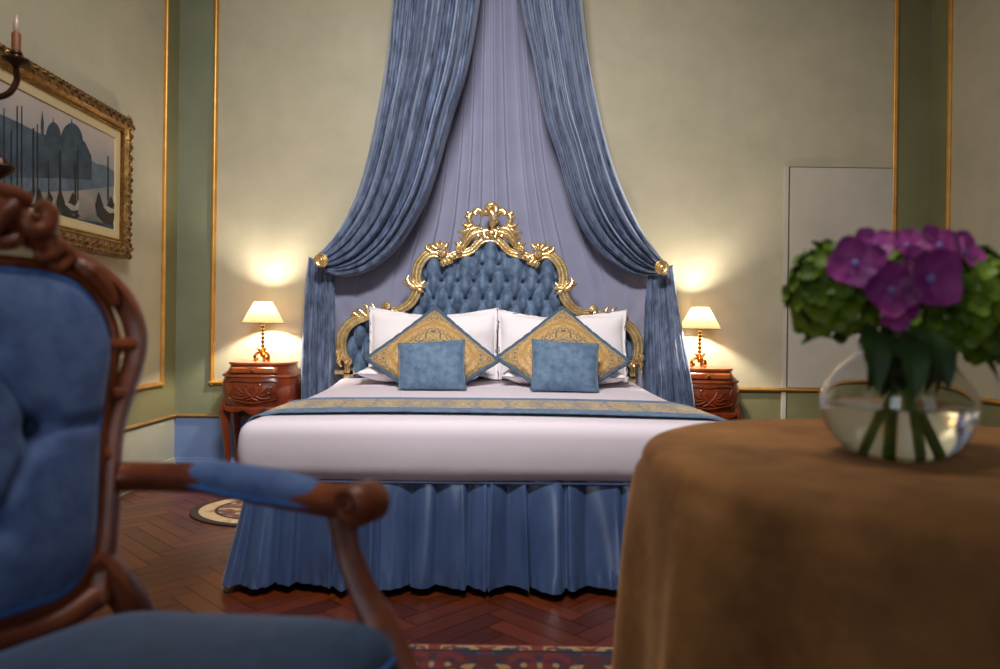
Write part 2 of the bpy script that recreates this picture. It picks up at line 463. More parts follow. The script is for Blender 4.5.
bm = bmesh.new(); bm.from_mesh(me)                                  # trim the blocks at the walls
for co_, no_ in (((XL - .01, 0, 0), (-1, 0, 0)), ((XR + .01, 0, 0), (1, 0, 0)), ((0, YF - .01, 0), (0, -1, 0)), ((0, YB + .01, 0), (0, 1, 0))):
    bmesh.ops.bisect_plane(bm, geom=bm.verts[:] + bm.edges[:] + bm.faces[:], plane_co=co_, plane_no=no_, clear_outer=True)
bm.to_mesh(me); bm.free()
fl = bpy.data.objects.new('floor', me); C.objects.link(fl); fl['kind'] = 'structure'; fl['label'] = 'reddish brown herringbone parquet floor'

# gold panel mouldings, rails and baseboards: stepped profiles swept along straight runs
def moulding(a, b, out, up, w, d):
    """a stepped moulding from a to b; out = away from the wall, up = across the moulding, in the wall plane"""
    a, b, out, up = Vector(a), Vector(b), Vector(out), Vector(up)
    prof = [(-.5, 0), (-.5, .45), (-.38, .6), (-.3, .6), (-.22, .9), (0, 1), (.22, .9), (.3, .6), (.38, .6), (.5, .45), (.5, 0)]
    return MB().loft([[p + up * (w * x) + out * (d * y) for x, y in prof] for p in (a, b)])
tn = 0
def trim(a, b, out, up, w, d, m):
    global tn
    tn += 1
    return struct('trim_%d' % tn, moulding(a, b, out, up, w, d), m)
bo, ux, uz, uy = (0, -1, 0), (1, 0, 0), (0, 0, 1), (0, 1, 0)
trim((XPL, YB, Z_PAN - .015), (XPL, YB, Z_PTOP), bo, ux, .032, .022, m_goldtrim)
trim((XPR, YB, Z_PAN - .015), (XPR, YB, Z_PTOP), bo, ux, .032, .022, m_goldtrim)
trim((XPL - .016, YB, Z_PAN), (XPR + .016, YB, Z_PAN), bo, uz, .03, .024, m_goldtrim)
trim((XPL - .016, YB, Z_PTOP), (XPR + .016, YB, Z_PTOP), bo, uz, .032, .022, m_goldtrim)
trim((XL, YPN, Z_PAN - .015), (XL, YPN, Z_PTOP), (1, 0, 0), uy, .032, .022, m_goldtrim)
trim((XL, .5, Z_PAN), (XL, YPN + .016, Z_PAN), (1, 0, 0), uz, .032, .024, m_goldtrim)
trim((XR, YPN, Z_PAN - .015), (XR, YPN, Z_PTOP), (-1, 0, 0), uy, .032, .022, m_goldtrim)
trim((XR, .5, Z_PAN), (XR, YPN + .016, Z_PAN), (-1, 0, 0), uz, .032, .024, m_goldtrim)
trim((XL, YB, Z_RAIL), (1.99, YB, Z_RAIL), bo, uz, .022, .018, m_browntrim)
trim((2.76, YB, Z_RAIL), (XR, YB, Z_RAIL), bo, uz, .022, .018, m_browntrim)
trim((XL, YF, Z_RAIL), (XL, YB, Z_RAIL), (1, 0, 0), uz, .024, .018, m_browntrim)
trim((XR, YF, Z_RAIL), (XR, YB, Z_RAIL), (-1, 0, 0), uz, .024, .018, m_browntrim)
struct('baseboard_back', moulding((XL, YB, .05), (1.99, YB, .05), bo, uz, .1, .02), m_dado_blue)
struct('baseboard_left', moulding((XL, YF, .05), (XL, YB, .05), (1, 0, 0), uz, .1, .02), m_dado_pale)
struct('baseboard_right', moulding((XR, YF, .05), (XR, YB, .05), (-1, 0, 0), uz, .1, .02), m_green)

# the concealed door in the panel, right of the bed
dx0, dx1, dz1 = 2.0, 2.725, 2.125
mb = MB(); mb.box((dx0 + .028, YB - .013, .01), (dx1, YB - .001, Z_PAN - .02), 1); mb.box((dx0 + .028, YB - .013, Z_PAN + .018), (dx1, YB - .001, dz1), 0)
d1 = struct('door_1', mb, [m_panel_door, m_green], 'concealed wall door plastered like the panel, right of the bed')
part('door_edge', MB().box((dx0 + .018, YB - .006, .01), (dx0 + .027, YB - .001, dz1 + .006)).box((dx0 + .027, YB - .006, dz1 + .001), (dx1, YB - .001, dz1 + .007)), m_seam, d1, False)
part('door_jamb', MB().box((dx0 - .012, YB - .011, .01), (dx0 + .017, YB - .001, dz1 + .006)), m_panel_door, d1, False)

# ================================================================== THE BED
BZ, BTOP = .412, .645
YBF, YBR = 2.80, 4.80            # foot and head of the mattress
BYAW = math.radians(1.0)
bed_loc = Vector((.005, (YBF + YBR) / 2, 0))
bed = thing('bed', 'king size bed in white sheets with pleated blue skirt and gilded headboard', 'bed', bed_loc, 0)
Rb = Matrix.Rotation(BYAW, 4, 'Z')
HX, HY = .972, (YBR - YBF) / 2
def top_z(x, y):
    """mattress top in bed coordinates (y from -HY at the foot to HY at the head)"""
    t = (y + HY) / (2 * HY)
    return BTOP + .04 * max(0, min(1, t)) ** 5 - .012 * (abs(x) / HX) ** 3
def mdef(q):
    x, y, z = q
    k = (z + .1165) / .233
    w = nz(x * 1.3, y * 1.3, z * 2)
    bul = 1 + .012 * math.sin(PI * max(0, min(1, k)))
    hz = top_z(x, y) - BZ
    z2 = k * hz
    if abs(y) > HY - .09 or abs(x) > HX - .09: # soft, slightly hollow sides
        x *= bul; y += (-.012 if y < 0 else .012) * math.sin(PI * max(0, min(1, k))) + .004 * w
    if k < .12: z2 += .012 * nz(x * 2.2, 1.7) * (1 - k / .12) - .006
    if k > .8: z2 += .004 * nz(x * 2, y * 2, 3)
    return Vector((x, y, z2))
mb = MB().rbox(HX, HY, .1165, .05, (44, 44, 10), deform=mdef).move((0, 0, BZ)).xf(Rb)
part('mattress', mb, m_sheet, bed, label='mattress under a taut white sheet')

# pleated satin skirt on three sides
rs = np.random.RandomState(11)
rc = .07
def skirt_path(n):
    pts = []
    X, Y0, Y1 = HX - .012, -HY + .012, HY
    pts += [(-X, y) for y in np.linspace(Y1, Y0 + rc, 60)]
    pts += [(-X + rc - rc * math.cos(a), Y0 + rc - rc * math.sin(a)) for a in np.linspace(0, PI / 2, 12)[1:]]
    pts += [(x, Y0) for x in np.linspace(-X + rc, X - rc, 80)[1:]]
    pts += [(X - rc + rc * math.sin(a), Y0 + rc - rc * math.cos(a)) for a in np.linspace(0, PI / 2, 12)[1:]]
    pts += [(X, y) for y in np.linspace(Y0 + rc, Y1, 60)[1:]]
    return resample([(x, y, 0) for x, y in pts], n)
NS = 900
sp = skirt_path(NS)
slen = [0]
for a, b in zip(sp, sp[1:]): slen.append(slen[-1] + (b - a).length)
edges = [0]
while edges[-1] < slen[-1]: edges.append(edges[-1] + rs.choice([.07, .09, .11, .14, .16]) * rs.uniform(.85, 1.15))
amps = rs.uniform(.6, 1.3, len(edges)); lean = rs.choice([-1, 1], len(edges)) * rs.uniform(.45, .85, len(edges)); dep = rs.uniform(.4, 1.2, len(edges))
def pleat(s):
    k = int(np.searchsorted(edges, s, side='right')) - 1; k = min(k, len(edges) - 2)
    t = (s - edges[k]) / (edges[k + 1] - edges[k])
    t = min(1, max(0, t))
    w = t if dep[k] > .65 else 1 - t                              # knife pleat: a long face and a tucked edge
    f = (w / .86) ** .8 if w < .86 else max(0, (1 - w) / .14) ** .6
    return amps[k] * f * (1 + .12 * math.sin(2 * PI * t + k)), k, t
mb = MB()
NR = 16
vs_, fs_ = [], []
for j in range(NR + 1):
    t = j / NR
    for i in range(NS):
        p = sp[i]; q = sp[min(i + 1, NS - 1)] - sp[max(i - 1, 0)]; nrm = Vector((-q.y, q.x, 0)).normalized() * -1
        f, k, tt = pleat(slen[i])
        sw = .5 + .5 * nz(slen[i] * 1.1, t * .5, 2)
        amp = (.016 + .058 * t ** .7) * f
        flare = .035 * t ** 1.3 + .02 * t * sw
        corner = 1 if abs(abs(p.x) - HX) < .12 and p.y < -HY + .12 else 0
        flare += .03 * t * corner
        z = BZ + .012 - t * (BZ - .022) - .004 * t * min(f, 1)
        shear = .03 * t * math.sin(k * 2.3)
        if t > .9: amp += .004 * math.sin(slen[i] * 170)
        tang = q.normalized(); amp += .006 * t * nz(slen[i] * 4, t * 3, 8)
        vs_.append(p + nrm * (amp + flare - .022) + tang * shear * min(1, 1.0) * max(0, math.sin(PI * tt)) + Vector((0, 0, max(z, .014))))
for j in range(NR):
    for i in range(NS - 1):
        a = j * NS + i; fs_.append((a, a + 1, a + 1 + NS, a + NS))
mb.add(vs_, fs_).xf(Rb)
part('bed_skirt', mb, m_satin, bed, label='pleated blue satin bed skirt', angle=None)
# narrow welt between mattress and skirt
part('skirt_band', MB().tube([Rb @ (Vector((x, y, BZ - .003))) for x, y, _ in [(v.x * .996, v.y * .998, 0) for v in skirt_path(160)]], .006, 8), m_satin, bed)

# ---- headboard: blue tufted panel in a gilded rococo frame
YH = 4.86
UC = 490.0
def HB(u, v, y=0, mir=1):
    """a point of the headboard seen at pixel (u, v); mir = -1 gives its mirror image"""
    x = (u - UC) / F * YH * mir; c = P(UC, v, YH)
    return Vector((c.x + x - bed_loc.x, YH + y - bed_loc.y, c.z))
rail = [(490.5, 239.5), (496, 240.5), (501, 244), (505, 248.5), (509, 252), (514, 254.2), (520, 255.2), (526, 257), (531, 259), (536, 258), (541, 255.5), (548, 255), (555, 259.5), (560.5, 268), (562.5, 279), (561, 288), (563, 296), (568, 304), (575, 309.5), (583, 312.5), (592, 312.5)]
low = [(592, 312.5), (600, 314), (609, 317.5), (620, 321), (629, 327), (634.5, 336), (636.2, 347), (634, 357), (630.5, 363), (630.5, 374)]
outline = [HB(u, v) for u, v in rail + low] ; 
poly = [(p.x, p.z) for p in [HB(u, v, 0, 1) for u, v in rail + low]]
cx0 = HB(UC, 300).x
poly_full = poly + [(poly[-1][0], .55)] + [(2 * cx0 - poly[-1][0], .55)] + [(2 * cx0 - x, z) for x, z in poly[::-1]]
def inside(x, z, pg):
    c = False; j = len(pg) - 1
    for i in range(len(pg)):
        if (pg[i][1] > z) != (pg[j][1] > z) and x < (pg[j][0] - pg[i][0]) * (z - pg[i][1]) / (pg[j][1] - pg[i][1]) + pg[i][0]: c = not c
        j = i
    return c
bdx = 16.15 / F * YH; bdz = 17.2 / F * YH
b0 = HB(UC + .5, 283.5); bx0, bz0 = b0.x, b0.z
def tuft(x, z):
    xx = (x - bx0) / bdx; zz = (z - bz0) / bdz
    a, b = xx + zz / 2, -xx + zz / 2
    q = lambda t: abs(math.sin(PI * t))
    d = (min(q(a), 1) * min(q(b), 1)) ** .42
    # above the top row of buttons the folds run straight up
    pl = q(xx) ** .45
    k = max(0, min(1, (zz - .1) / .5)); k = k * k * (3 - 2 * k)
    wv = max(0, min(1, (1.3 - abs(xx)) / .5)); wv = wv * wv * (3 - 2 * wv)
    if k > 0 and wv > 0:                                     # one extra pair of buttons up in the arch
        pa = q(xx + .5) ** .45; k2 = max(0, min(1, (zz - 1.1) / .5)); k2 = k2 * k2 * (3 - 2 * k2)
        pl = pl * (1 - wv) + (d * (1 - k2) + pa * k2) * wv
    h = d * (1 - k) + pl * k
    # buttons
    bi = round(zz); 
    if bi <= 0 or (bi == 1 and abs(xx) < 1.3):
        ox = (bi % 2) * .5; dxx = xx - (round(xx - ox) + ox)
        r = math.hypot(dxx * bdx, (zz - bi) * bdz)
        h -= .55 * math.exp(-(r / .016) ** 2)
    return h
x0, x1 = min(p[0] for p in poly_full), max(p[0] for p in poly_full); z0, z1 = .6, max(p[1] for p in poly_full)
st = .0085
nxg, nzg = int((x1 - x0) / st), int((z1 - z0) / st)
mb = MB(); ids = {}
def tv(i, j):
    if (i, j) not in ids:
        x, z = x0 + i * st, z0 + j * st
        h = tuft(x, z)
        ids[(i, j)] = len(mb.v); mb.v.append(Vector((x + .004 * nz(x * 9, z * 9), YH - bed_loc.y - .004 - .075 * h - .005 * nz(x * 7, z * 7, 4), z)))
    return ids[(i, j)]
for i in range(nxg):
    for j in range(nzg):
        if inside(x0 + (i + .5) * st, z0 + (j + .5) * st, poly_full):
            mb.f.append((tv(i, j), tv(i + 1, j), tv(i + 1, j + 1), tv(i, j + 1))); mb.mi.append(0)
pan = part('headboard_panel', mb, m_velvet, bed, label='deep buttoned blue velvet headboard panel', angle=None)
mb = MB(); n = len(poly_full)
yb_ = YH - bed_loc.y
mb.loft([[(x, yb_ + .045, z) for x, z in poly_full], [(x, yb_ - .004, z) for x, z in poly_full]])
part('headboard_back', mb, m_velvet, bed, smooth=False)
btn = None
for bi in range(1, -4, -1):
    for k in range(-7, 8):
        xx = k + (bi % 2) * .5
        x, z = bx0 + xx * bdx, bz0 + bi * bdz
        if bi == 1 and abs(xx) > 1: continue
        if bi < -2: continue
        if not inside(x, z, poly_full) or not inside(x, z + .05, poly_full) or not inside(x + .04 * (1 if x > 0 else -1), z, poly_full): continue
        if btn is None:
            btn = part('button', MB().ball((0, 0, 0), .011, 10, (1, .6, 1)), m_velvet, pan)
            b_ = btn
        else:
            b_ = btn.copy(); C.objects.link(b_); b_.parent = pan
        b_.location = (x, YH - bed_loc.y - .004 - .075 * tuft(x, z) - .008, z)

def strokes(mb, items, y=-.075, mir=(1, -1)):
    """carved strokes: (list of pixel points, radius or radii in m, depth offset)"""
    for it in items:
        pts, r = it[0], it[1]; dy = it[2] if len(it) > 2 else 0
        for mr in mir:
            p = spline([HB(u, v, y + dy, mr) for u, v in pts], 6)
            r_ = [1.45 * q for q in r] if isinstance(r, list) else r * 1.45
            mb.tube(p, r_, 10, ref=(0, -1, 0))
def volutes(mb, items, y=-.102, mir=(1, -1)):
    for u, v, r, a0, turns, sg, tr in items:
        for mr in mir:
            c = HB(u, v, y, mr)
            pts = spiral(c, r, turns, a0, Vector((mr, 0, 0)), (0, 0, 1), .12, 26, sg)
            for i, q in enumerate(pts): q.y -= .018 * i / len(pts)
            mb.tube(pts, [tr, tr * .9, tr * .55], 8, ref=(0, -1, 0))
            mb.ball(Vector(pts[-1]), tr * .75, 8)
# moulded rail
def rail_beads(mb, p, rad, k, r):
    """two raised beads along the edges of a rail that runs in the headboard's plane"""
    n = len(p)
    rad = list(np.interp(np.linspace(0, 1, n), np.linspace(0, 1, len(rad)), rad))
    for sg in (1, -1):
        q = []
        for i in range(n):
            t = p[min(n - 1, i + 1)] - p[max(0, i - 1)]; t.normalize(); nn = Vector((-t.z, 0, t.x))
            q.append(p[i] + nn * (sg * rad[i] * k) + Vector((0, -rad[i] * .42, 0)))
        mb.tube(q, [x * r for x in rad], 10, ref=(0, -1, 0))
mb = MB()
for mr in (1, -1):
    p = spline([HB(u, v, -.066, mr) for u, v in rail], 6)
    rr_ = [.022, .022, .022, .024, .026, .028, .029, .027, .022]
    mb.tube(p, [x * .9 for x in rr_], 16, ref=(0, -1, 0)); rail_beads(mb, p, rr_, .80, .40)
part('headboard_rail', mb, m_gold, bed, label='gilded serpentine headboard rail')
for mr in (1, -1):
    mb = MB()
    p = spline([HB(u, v, -.066, mr) for u, v in low], 6)
    rr_ = [.018, .022, .026, .029, .03, .028, .02, .016]
    mb.tube(p, [x * .9 for x in rr_], 16, ref=(0, -1, 0)); rail_beads(mb, p, rr_, .80, .40)
    a = HB(630, 371, -.035, mr); mb.box((a.x - .03, a.y - .02, .45), (a.x + .03, a.y + .03, a.z - .004))
    b = HB(626, 369.5, -.045, mr); mb.box((min(a.x, b.x) - .09, a.y - .02, a.z - .03), (max(a.x, b.x) + .03, a.y + .02, a.z - .005))
    part('headboard_wing', mb, m_gold, bed, label='gilded C-shaped side scroll of the headboard')

# crest: openwork acanthus cartouche
mb = MB()
mx = lambda x, y: (440 + x / 7.436, 200 + y / 7.436)
L_ = lambda *p: [mx(a, b) for a, b in p]
strokes(mb, [
    (L_((385, 245), (430, 250), (470, 262), (510, 280), (545, 320), (570, 360), (600, 385)), [.017, .019, .018, .016, .014, .012], -.01),
    (L_((430, 235), (465, 225), (500, 232), (530, 262), (552, 310), (575, 330)), [.006, .012, .013, .010, .005], -.02),
    (L_((470, 215), (505, 205), (530, 215), (560, 200), (578, 182)), [.006, .013, .014, .010, .003], -.015),
    (L_((505, 215), (530, 235), (560, 250), (590, 248), (612, 256)), [.006, .013, .012, .008, .003], -.015),
    (L_((535, 255), (552, 285), (570, 300), (600, 290)), [.007, .012, .010, .003], -.01),
    (L_((555, 320), (585, 335), (612, 338), (632, 322)), [.006, .012, .010, .003], -.01),
    (L_((485, 205), (515, 180), (525, 150), (512, 122), (490, 112)), [.007, .014, .015, .013, .008], -.01),
    (L_((520, 150), (542, 140), (556, 150)), [.008, .010, .003], -.01),
    (L_((515, 120), (535, 108), (540, 95)), [.008, .009, .003], -.01),
    (L_((495, 120), (470, 95), (440, 98), (425, 120), (440, 140)), [.010, .014, .014, .011, .006], -.015),
    (L_((425, 260), (432, 232), (420, 215)), [.009, .014, .008], -.02),
    (L_((455, 285), (470, 255)), [.012, .008], -.02),
    (L_((410, 290), (420, 250)), [.012, .008], -.022),
])
strokes(mb, [
    (L_((385, 60), (410, 75), (418, 105), (405, 125), (385, 128)), [.008, .016, .018, .015, .009], -.03),
    (L_((345, 85), (360, 60), (385, 52), (415, 62), (432, 90)), [.010, .014, .016, .014, .009], -.01),
    (L_((352, 95), (375, 105), (395, 130), (403, 165), (388, 200), (375, 215)), [.010, .018, .021, .019, .014, .008], -.02),
    (L_((335, 100), (350, 110), (372, 112)), [.013, .016, .010], -.01),
    (L_((440, 105), (425, 112), (410, 130)), [.013, .014, .008], -.01),
], mir=(1,))
volutes(mb, [(*mx(590, 385), .026, 1.6, 1.2, -1, .011), (*mx(275, 118), .016, .5, 1.1, 1, .008)], mir=(1, -1))
mb.ball(HB(*mx(385, 262), -.10), .028, 12, (1.1, .7, 1))
part('crest_ornament', mb, m_gold, bed, label='openwork gilded acanthus crest at the top of the headboard')

# shell and leaf carvings on the shoulders and at the sides
cx3 = lambda x, y: (420 + x / 4.956, 195 + y / 4.956)
K_ = lambda *p: [cx3(a, b) for a, b in p]
for mr1 in (1, -1):
    mb = MB()
    strokes(mb, [
        (K_((575, 330), (560, 345), (545, 352)), [.013, .013, .004], -.02), (K_((560, 325), (540, 340), (525, 338)), [.013, .012, .004], -.02),
        (K_((580, 335), (575, 352), (566, 362)), [.013, .012, .004], -.02), (K_((545, 310), (525, 318), (510, 322)), [.013, .012, .004], -.02),
        (K_((575, 280), (560, 262), (550, 242)), [.012, .012, .003], -.01), (K_((585, 275), (582, 252), (590, 234)), [.012, .013, .003], -.01),
        (K_((595, 275), (605, 255), (622, 240)), [.012, .012, .003], -.01), (K_((605, 280), (630, 265), (652, 262)), [.012, .012, .003], -.01),
        (K_((635, 290), (655, 275), (655, 258)), [.010, .009, .003], -.01),
    ], mir=(mr1,))
    volutes(mb, [(*cx3(582, 297), .024, 2.8, 1.3, 1, .012)], mir=(mr1,))
    part('shoulder_ornament', mb, m_gold, bed, label='gilded shell and leaf carving on a headboard shoulder')
    mb = MB()
    strokes(mb, [
        (K_((705, 470), (735, 455), (748, 430), (740, 405)), [.013, .015, .011, .003], -.015), (K_((725, 455), (752, 445), (772, 436)), [.012, .010, .003], -.015),
        (K_((700, 470), (720, 440), (722, 425)), [.011, .011, .003], -.02), (K_((705, 465), (680, 462), (655, 462)), [.012, .012, .003], -.02),
        (K_((700, 460), (675, 448), (662, 430)), [.011, .010, .003], -.02), (K_((695, 475), (680, 482), (668, 490)), [.011, .010, .003], -.02),
    ], mir=(mr1,))
    part('side_ornament', mb, m_gold, bed, label='gilded leaf spray at the headboard side'); mb = MB()
    volutes(mb, [(*cx3(845, 562), .028, -1.4, 1.35, 1, .013)], mir=(mr1,))
    part('rail_volute', mb, m_gold, bed); mb = MB()
    # little shells on the wings
    strokes(mb, [
        ([(606, 316), (604, 310), (607, 305)], [.012, .011, .004], 0), ([(610, 317), (611, 309), (615, 306)], [.012, .011, .004], 0),
        ([(612, 318), (619, 312), (622, 314)], [.012, .011, .004], 0), ([(617, 320), (625, 315), (624, 320)], [.009, .009, .004], 0),
    ], mir=(mr1,))
    part('wing_ornament', mb, m_gold, bed, label='small gilded shell on the headboard side scroll'); mb = MB()
    strokes(mb, [
        ([(636, 350), (640, 355), (638, 361)], [.011, .012, .004], 0), ([(635, 356), (639, 363), (636, 368)], [.011, .012, .004], 0),
    ], mir=(mr1,))
    volutes(mb, [(628.0, 361.5, .026, 1.0, 1.3, -1, .012)], mir=(mr1,))
    part('wing_volute', mb, m_gold, bed)

# ------------------------------------------------------------------ bed runner
def on_bed(x, y, lift=.006):
    """point on the (yawed) bed surface in world space"""
    v = Rb @ Vector((x, y, 0)); return Vector((v.x + bed_loc.x, v.y + bed_loc.y, top_z(x, y) + lift))
RY0, RY1 = -HY + .185, -HY + .80
def runner_pt(a, b):
    # a across the bed (with the hanging ends), b from foot to head
    s = -1.19 + 2.38 * a
    y = RY0 + (RY1 - RY0) * b + .012 * nz(s * 1.4, b, 5)
    e = HX + .022
    if abs(s) <= e - .05:
        q = on_bed(s, y, .012 + .002 * nz(s * 3, y * 3, 7))
        return q - Vector((0, 0, .012 * max(0, (abs(s) - e + .12) / .07)))
    sg = 1 if s > 0 else -1; d = abs(s) - (e - .05); r = .06
    arc = r * PI / 2
    if d < arc: x = e - .05 + r * math.sin(d / r); dz = r * (1 - math.cos(d / r))
    else: x = e + .01 + .018 * nz(y * 5, 1.0, 9) + .02 * (d - arc); dz = r + d - arc
    q = on_bed(e - .05, y, .012 - .010); v = Rb @ Vector((sg * x, y, 0))
    return Vector((v.x + bed_loc.x, v.y + bed_loc.y, q.z - dz))
mb = MB().grid(runner_pt, 150, 24, matfn=lambda a, b: 1 if (b < .17 or b > .88) else (2 if (b < .21 or b > .84) else 0))
o = part('bed_runner', mb, [m_runner, m_cushion, m_piping], None, angle=None)
mod(o, 'SOLIDIFY', thickness=.006, offset=1)
tag(o, 'gold brocade bed runner with blue borders across the foot of the bed', 'bed runner')

# ------------------------------------------------------------------ pillows and cushions
def pillow_mesh(w, h, t, n=26, p=3.2, pinch=.06, pz=None, wr=.012, seed=1, flange=0, ear=.0):
    """a soft pillow in the x-z plane, thickness along y"""
    f = vnoise(seed)
    mb = MB()
    def outline(a, b):
        x, z = 2 * a - 1, 2 * b - 1
        k = 1 - pinch * (1 - abs(z) ** 2) * abs(x) ** 3; kz = 1 - (pinch if pz is None else pz) * (1 - abs(x) ** 2) * abs(z) ** 3
        return x * k, z * kz, x, z
    for sg in (-1, 1):
        def fn(a, b):
            # more rows near the rim
            a = .5 - .5 * math.cos(PI * a); b = .5 - .5 * math.cos(PI * b)
            X, Z, x, z = outline(a, b)
            fx = flange / (w / 2); xs_, zs_ = min(1, abs(x) / (1 - fx)), min(1, abs(z) / (1 - flange / (h / 2)))
            th = (max(0, 1 - xs_ ** p) ** .55) * (max(0, 1 - zs_ ** p) ** .55)
            th *= 1 + .12 * f(x * 1.2, z * 1.2, sg)
            y = sg * t / 2 * th + wr * f(x * 2, z * 2, 4) * (1 - th) * .8 + sg * wr * .6 * f(x * 3.5, z * 3.5, 9) * min(1, th * 2)
            y += sg * .0015
            return Vector((X * w / 2, y, Z * h / 2 + wr * .4 * f(x * 2, 3, 1)))
        mb.grid(fn, n, n, flip=(sg > 0))
    return mb
def weld(o):
    bm = bmesh.new(); bm.from_mesh(o.data); bmesh.ops.remove_doubles(bm, verts=bm.verts, dist=.0034); bm.to_mesh(o.data); bm.free(); return o
def set_pillow(o, loc, pitch, roll=0, yaw=0):
    """pitch leans the top backwards (towards the headboard), roll turns it in its own plane"""
    o.matrix_world = Matrix.Translation(loc) @ Matrix.Rotation(yaw, 4, 'Z') @ Matrix.Rotation(-pitch, 4, 'X') @ Matrix.Rotation(roll, 4, 'Y')
def pillow_object(name, mb, mat, label, cat, group):
    o = weld(part(name, mb, mat, None, angle=None)); return tag(o, label, cat, group)
zb = top_z(0, HY * .6) + .004
def rest_on_bed(o, squash=None):
    """let a cushion give where it would sink into the mattress"""
    bpy.context.view_layer.update()
    for q in [o] + list(o.children):
        mw = q.matrix_world.copy() if q is o else o.matrix_world @ q.matrix_basis
        inv = mw.inverted()
        zc0 = o.matrix_world.translation.z
        for vtx in q.data.vertices:
            p = mw @ vtx.co
            if squash and p.z < zc0: p.z = zc0 - (zc0 - p.z) * squash
            b = Rb.inverted() @ Vector((p.x - bed_loc.x, p.y - bed_loc.y, 0)); lim = top_z(b.x, b.y) + .010
            if p.z < lim: p.z = lim
            vtx.co = inv @ p
G1, G2, G3 = 'white bed pillows', 'gold brocade cushions set on point', 'small blue velvet cushions'
# two lying flat underneath
for sgn, lab in ((-1, 'white pillow lying flat beneath the left gold brocade cushion'), (1, 'white pillow lying flat beneath the right gold brocade cushion')):
    o = pillow_object('bed_pillow', pillow_mesh(.77, .25, .115, seed=5 + sgn, flange=.012, wr=.008), m_pillow, lab, 'pillow', G1)
    set_pillow(o, (-.015 + (.468 if sgn > 0 else -.412), 4.50, zb + .06), PI / 2 - .02, .01 * sgn, 0); rest_on_bed(o)
# two standing against the headboard
for sgn, u, v, lab, rl in ((-1, 433, 344, 'white pillow standing against the left half of the headboard', math.radians(-.8)), (1, 562.5, 346, 'white pillow standing against the right half of the headboard', math.radians(-.5))):
    c = P(u, v, 4.64)
    o = pillow_object('bed_pillow', pillow_mesh(.84, .48, .145, seed=20 + sgn, flange=.035, wr=.021, pinch=.035, pz=.2), m_pillow, lab, 'pillow', G1)
    set_pillow(o, (c.x, 4.68, c.z + .0), math.radians(11), rl, math.radians(-2 * sgn)); rest_on_bed(o)
def rim(w, h, pinch, k=1.0, n=24):
    pts = []
    for s in range(4):
        for i in range(n):
            t = -1 + 2 * i / n
            x, z = [(t, -1), (1, t), (-t, 1), (-1, -t)][s]
            kx = 1 - pinch * (1 - z * z) * abs(x) ** 3; kz = 1 - pinch * (1 - x * x) * abs(z) ** 3
            pts.append(Vector((x * kx * w / 2 * k, 0, z * kz * h / 2 * k)))
    return pts
dia = []
for sgn, u, v, lab, rl in ((-1, 432.3, 360, 'gold brocade cushion on point in front of the left standing pillow', 45.5), (1, 563.2, 360, 'gold brocade cushion on point in front of the right standing pillow', 46)):
    o = pillow_object('brocade_cushion', pillow_mesh(.552, .552, .13, n=30, seed=31 + sgn, wr=.006, pinch=.03), m_brocade, lab, 'cushion', G2)
    r = rim(.562, .562, .03)
    mbt = MB(); m_ = len(r)
    rings = []
    for i in range(m_):
        t = (r[(i + 1) % m_] - r[i - 1]).normalized(); nn = Vector((0, 1, 0)); bb = t.cross(nn)
        ring = []
        for q in range(8):
            a = 2 * PI * q / 8; rr = .015 * (1 + .22 * math.sin(i * 1.9 + q * 1.57))
            ring.append(r[i] + nn * math.cos(a) * rr * .8 + bb * math.sin(a) * rr)
        rings.append(ring)
    rings.append(rings[0]); mbt.loft(rings, cap=False)
    part('braided_trim', mbt, m_rope, o, label='thick blue braided edging')
    c = P(u, v, 4.40)
    set_pillow(o, (c.x, 4.42, c.z), math.radians(36), math.radians(rl), math.radians(-2 * sgn)); rest_on_bed(o, .78)
for sgn, u, v, lab, rl in ((-1, 431.5, 367, 'small blue velvet cushion in front of the left gold brocade cushion', -4.5), (1, 565.5, 367, 'small blue velvet cushion in front of the right gold brocade cushion', 3.5)):
    o = pillow_object('velvet_cushion', pillow_mesh(.385, .31, .12, n=24, seed=41 + sgn, wr=.006, pinch=.05), m_cushion, lab, 'cushion', G3)
    part('piping', MB().tube(rim(.385, .31, .05, 1.0) + rim(.385, .31, .05, 1.0)[:1], .004, 6), m_rope, o)
    c = P(u, v, 4.15)
    set_pillow(o, (c.x, 4.165, c.z), math.radians(22), math.radians(rl), math.radians(3 * sgn)); rest_on_bed(o)

